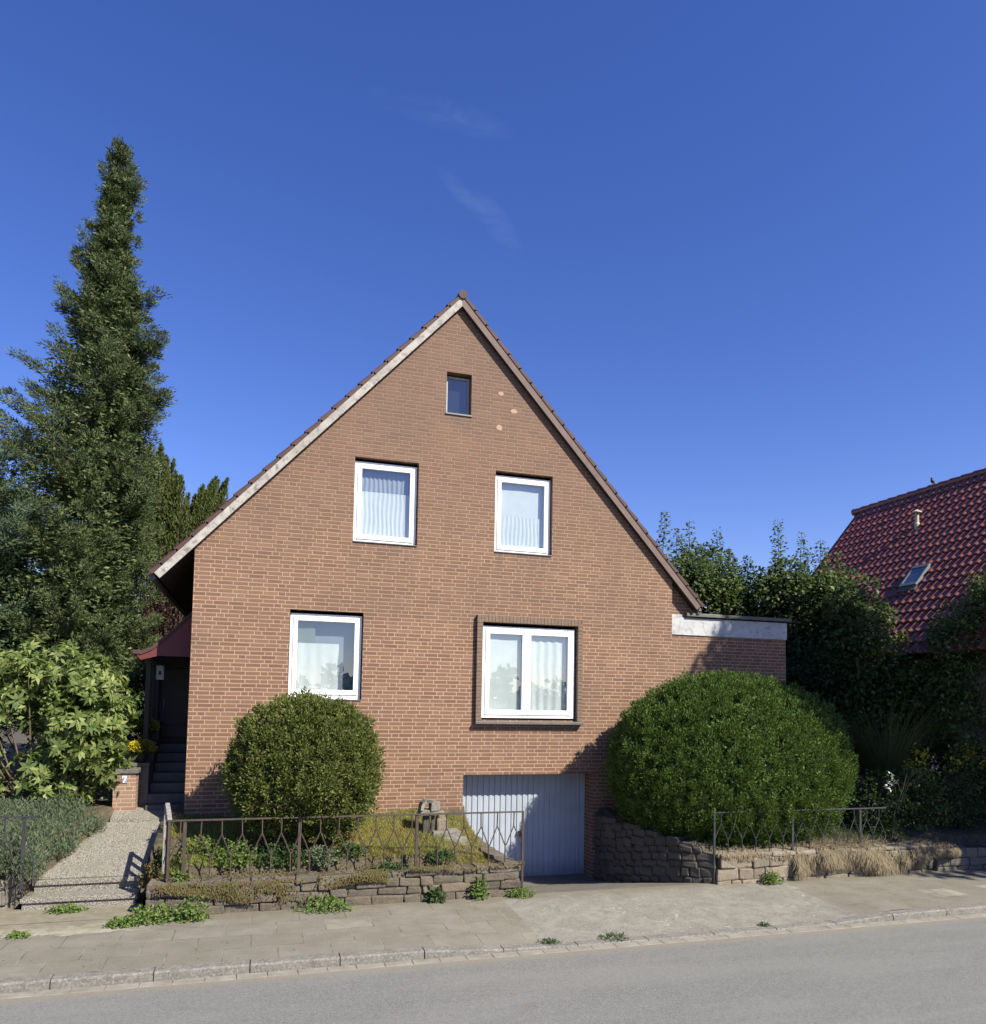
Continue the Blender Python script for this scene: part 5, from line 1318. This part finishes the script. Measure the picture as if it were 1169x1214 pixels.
for x, s_, lab in ((3.66, .16, 'flat weed tuft on the kerb at the left end of the drive crossing'), (4.55, .22, 'widest flat weed tuft on the kerb in front of the drive'), (6.9, .08, 'tiny weed tuft on the kerb right of the drive')):
    weed('kerb_weed', x, -4.47, -.085, s_, .05, int(900*s_), M['l_weed_dark'], lab, group=GK, L=.035, W=.010)
GB = 'plants on top of the left stone wall'
for x, y, r, h, n, mt, lab in ((2.0, -2.15, .34, .20, 800, 'l_weed_dark', 'dark green plant clump on the wall top at the middle fence posts'),
                               (2.75, -2.1, .25, .16, 450, 'l_weed_dark', 'green plant clump on the wall top under the ornament'),
                               (.35, -2.0, .42, .34, 1000, 'l_weed_dark', 'bushy green plants behind the fence below the round shrub'),
                               (-.25, -2.05, .32, .36, 700, 'l_weed', 'fresh green plants behind the fence left of the round shrub'),
                               (.95, -2.1, .26, .26, 600, 'l_lav', 'grey green plants behind the fence at the post under the round shrub'),
                               (1.4, -2.0, .22, .22, 420, 'l_weed_dark', 'low green plants under the right side of the round shrub'),
                               (-.75, -1.7, .30, .26, 600, 'l_weed', 'broad leaved green plants near the white fence return'),
                               (-.95, -2.3, .12, .14, 200, 'l_weed', 'small green sprout on the left end of the stone wall')):
    weed('wall_plant', x, y, gz(x, y)-.02 if y > -2.28 else .45, r, h, n, M[mt], lab, 'plant', GB)
weed('seedling', -1.33, -.55, .75, .07, .45, 120, M['l_weed_dark'], 'slender young seedling in front of the entrance stairs', 'plant', L=.06)
def hang(x0, x1, n, mat, name, label, top=.52, low=.12, y=-2.46, L=.07, W=.006, thick=.10, bump_=1.0):
    x = R.uniform(x0, x1, n*3); f = R.uniform(0, 1, n*3)
    q = np.stack([x*5.3, f*2.2, x*0+top*9+x0], 1); kk = noise3(q, .9)+.25*R.normal(size=3*n) > -.02; x, f = x[kk][:n], f[kk][:n]; n = len(x)
    env = .75+.25*np.sin(x*2.3+1)
    z = top+.03-(top-low)*f*env; yy = y-.02-thick*np.sin(np.pi*np.minimum(1, f*.8+.12))*(1+.5*np.sin(x*7+z*9)*bump_)*R.uniform(.5, 1, n)
    k = f < .15; yy = np.where(k, y+R.uniform(-.05, .3, n), yy); P = np.stack([x, yy, np.where(k, top+R.uniform(0, .05, n), z)], 1)
    D = unit(np.stack([R.normal(size=n)*.35, np.full(n, -.25), np.where(k, R.normal(size=n)*.4, -1.)], 1))
    V, F = leaves(P, D, L*R.uniform(.5, 1.4, n), W, N=np.array([[0, -1., .2]]), njit=1)
    return np_mesh(name, V, F, mat, None, label=label, cat='creeper')
hang(8.95, 11.35, 11500, M['l_dry'], 'dry_creeper', 'straw coloured dry creeper hanging over the middle of the right wall', L=.16, W=.0045, low=.04, thick=.13)
hang(11.0, 12.0, 3200, M['l_dry'], 'dry_creeper', 'paler tangled dry growth at the right end of the sandstone wall', L=.05, low=.02, thick=.12)
hang(12.0, 12.6, 2600, M['l_dry'], 'dry_creeper', 'small rounded dry tuft where the shaded grey wall begins', top=.44, L=.05, thick=.14)
hang(7.5, 8.9, 1400, M['l_dry'], 'dry_creeper', 'thin dry stalks on the left end of the sandstone wall', low=.35, L=.05, thick=.04)
hang(-1.25, .75, 2600, M['l_rust'], 'ground_creeper', 'rusty ground creeper over the left end of the brown stone wall', top=.48, low=.08, y=-2.44, L=.035, W=.008, thick=.05)
hang(.9, 1.9, 1300, M['l_rust'], 'ground_creeper', 'dull creeper over the wall below the middle fence post', top=.53, low=.12, y=-2.44, L=.03, W=.009, thick=.06)
hang(2.2, 4.0, 900, M['l_rust'], 'ground_creeper', 'sparse reddish creeper on the wall top left of the drive', top=.53, low=.42, y=-2.44, L=.03, W=.007, thick=.03)
# fallen leaves and grit on the pavement
n = 260; P = np.stack([R.uniform(-3.5, 12, n), -2.6-1.9*R.uniform(0, 1, n)**1.5, np.full(n, .012)], 1)
V, F = leaves(P, rdir(n)*np.array([1, 1, .1]), .03*R.uniform(.5, 1.3, n), .010, N=np.array([[0, 0, 1.]]), njit=.4)
np_mesh('leaf_litter', V, F, M['l_dry'], None, kind='stuff')
